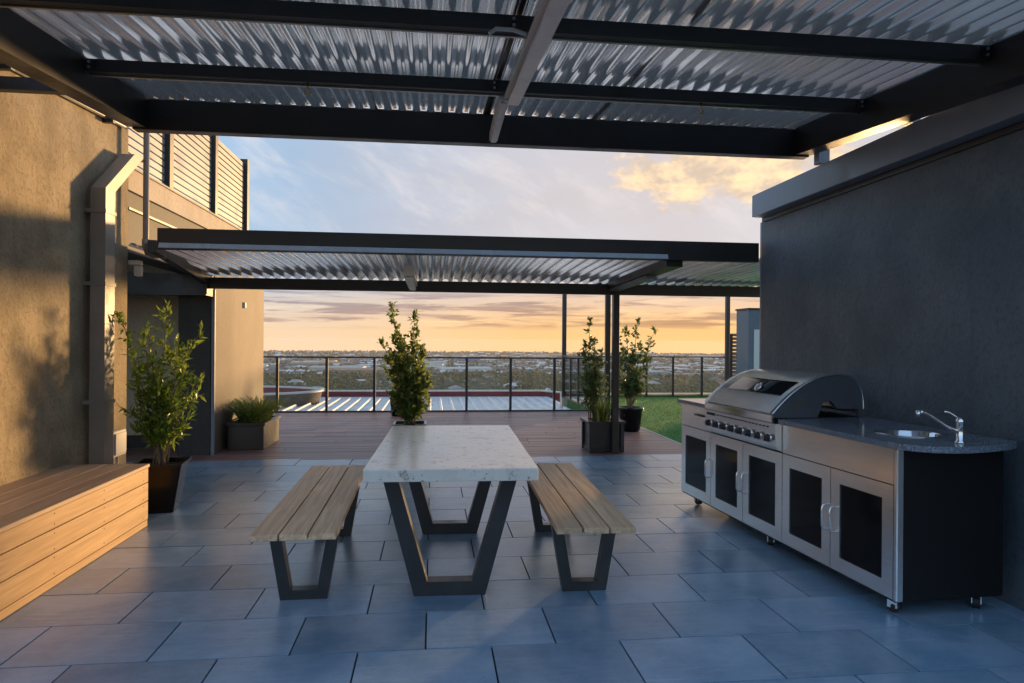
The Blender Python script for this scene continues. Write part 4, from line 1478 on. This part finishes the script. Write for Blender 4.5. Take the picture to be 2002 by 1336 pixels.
for i in range(26):
    az_ = rg.uniform(-15, 0) if i < 17 else rg.uniform(0, 24)
    d_ = rg.uniform(900, 1350) if i < 17 else rg.uniform(950, 2100)
    o = bpy.data.objects.new('warehouse', wm[rg.randrange(3)])
    C.objects.link(o)
    x, y = polar(az_, d_)
    o.location = (x, y, GZ)
    o.rotation_euler = (0, 0, rg.uniform(-0.35, 0.35))
    tag(o, 'white roofed warehouse in the distant suburb', 'warehouse', 'white roofed warehouses')
t = tag(empty('tower_block', (*polar(3.2, 1450), GZ)), 'lone blue sided block among the far suburb roofs', 'building')
bx('wall', 'blue_cladding', t, -20, 20, -9, 9, 0, 10.5)
bx('roof', 'white_roof', t, -21, 21, -10, 10, 10.6, 11.5)

# the roofs beyond the ones one can single out
V, Fc, Mi = [], [], []
for i in range(1500):
    az_ = rg.uniform(-18, 29)
    d_ = 1 / rg.uniform(1 / 2750, 1 / 900)
    x, y = polar(az_, d_)
    L, W, H, rs = rg.uniform(10, 22), rg.uniform(8, 13), rg.uniform(3, 4.5), rg.uniform(1.6, 3.0)
    if rg.random() < 0.08:
        L, W, H, rs = L * 2.4, W * 2.0, 6.0, 1.2
    a = rg.choice((0.2, 0.2 + math.pi / 2)) + rg.uniform(-0.15, 0.15)
    ca, sa = math.cos(a), math.sin(a)
    k = len(V)
    for (px, py, pz) in ((-L / 2, -W / 2, 0), (L / 2, -W / 2, 0), (L / 2, W / 2, 0), (-L / 2, W / 2, 0), (-L / 2, -W / 2, H), (L / 2, -W / 2, H), (L / 2, W / 2, H), (-L / 2, W / 2, H), (-L / 2 + 2, 0, H + rs), (L / 2 - 2, 0, H + rs)):
        V.append((x + px * ca - py * sa, y + px * sa + py * ca, GZ + pz))
    for f in ((0, 1, 5, 4), (1, 2, 6, 5), (2, 3, 7, 6), (3, 0, 4, 7)):
        Fc.append(tuple(k + q for q in f))
        Mi.append(0)
    rm = rg.choice((1, 1, 2, 3, 4, 4))
    for f in ((4, 5, 9, 8), (5, 6, 9), (6, 7, 8, 9), (7, 4, 8)):
        Fc.append(tuple(k + q for q in f))
        Mi.append(rm)
kind(raw_obj('suburb_roofs', V, Fc, ['concrete_band', 'roof_terracotta', 'panel_grey', 'roof_slate', 'white_roof'], None, False, Mi), 'stuff')

# trees: one far-off mass
bm = bmesh.new()
bmesh.ops.create_icosphere(bm, subdivisions=2, radius=1.0)
ico_v = [v.co.copy() for v in bm.verts]
ico_f = [[v.index for v in f.verts] for f in bm.faces]
bm.free()
bm = bmesh.new()
bmesh.ops.create_icosphere(bm, subdivisions=1, radius=1.0)
ico1_v = [v.co.copy() for v in bm.verts]
ico1_f = [[v.index for v in f.verts] for f in bm.faces]
bm.free()
V, Fc = [], []
for i in range(9000):
    az_ = rg.uniform(-19, 30)
    r_ = rg.random()
    if r_ < 0.38:
        d_ = rg.uniform(420, 880)
    elif r_ < 0.85:
        d_ = 1 / rg.uniform(1 / 2300, 1 / 850)
    else:
        d_ = rg.uniform(2250, 2830)
    x, y = polar(az_, d_)
    rr = rg.uniform(2.2, 5.0)
    hh = rg.uniform(2.2, 4.6)
    vv, ff = (ico_v, ico_f) if d_ < 700 else (ico1_v, ico1_f)
    k = len(V)
    for c in vv:
        j = rg.uniform(0.72, 1.22)
        V.append((x + c.x * rr * j, y + c.y * rr * j, GZ + hh * 0.8 + c.z * hh * j))
    Fc += [tuple(k + q for q in f) for f in ff]
kind(raw_obj('suburb_trees', V, Fc, 'tree_mass'), 'stuff')

# ------------------------------------------------------------------ haze
bm = bmesh.new()
box(bm, -3300, 3300, -60, 3300, GZ - 1.0, 8.0)
hz = mesh_obj('haze', bm, 'dark_steel')
hm_ = bpy.data.materials.new('haze_air')
hm_.use_nodes = True
ht = hm_.node_tree
ht.nodes.clear()
hn = NT(ht)
ho = hn.n('ShaderNodeOutputMaterial')
hv = hn.n('ShaderNodeVolumePrincipled', {'Color': (0.96, 0.93, 0.90, 1), 'Density': 0.00009, 'Anisotropy': 0.2})
ht.links.new(hv.outputs[0], ho.inputs['Volume'])
hz.data.materials.clear()
hz.data.materials.append(hm_)
kind(hz, 'stuff')
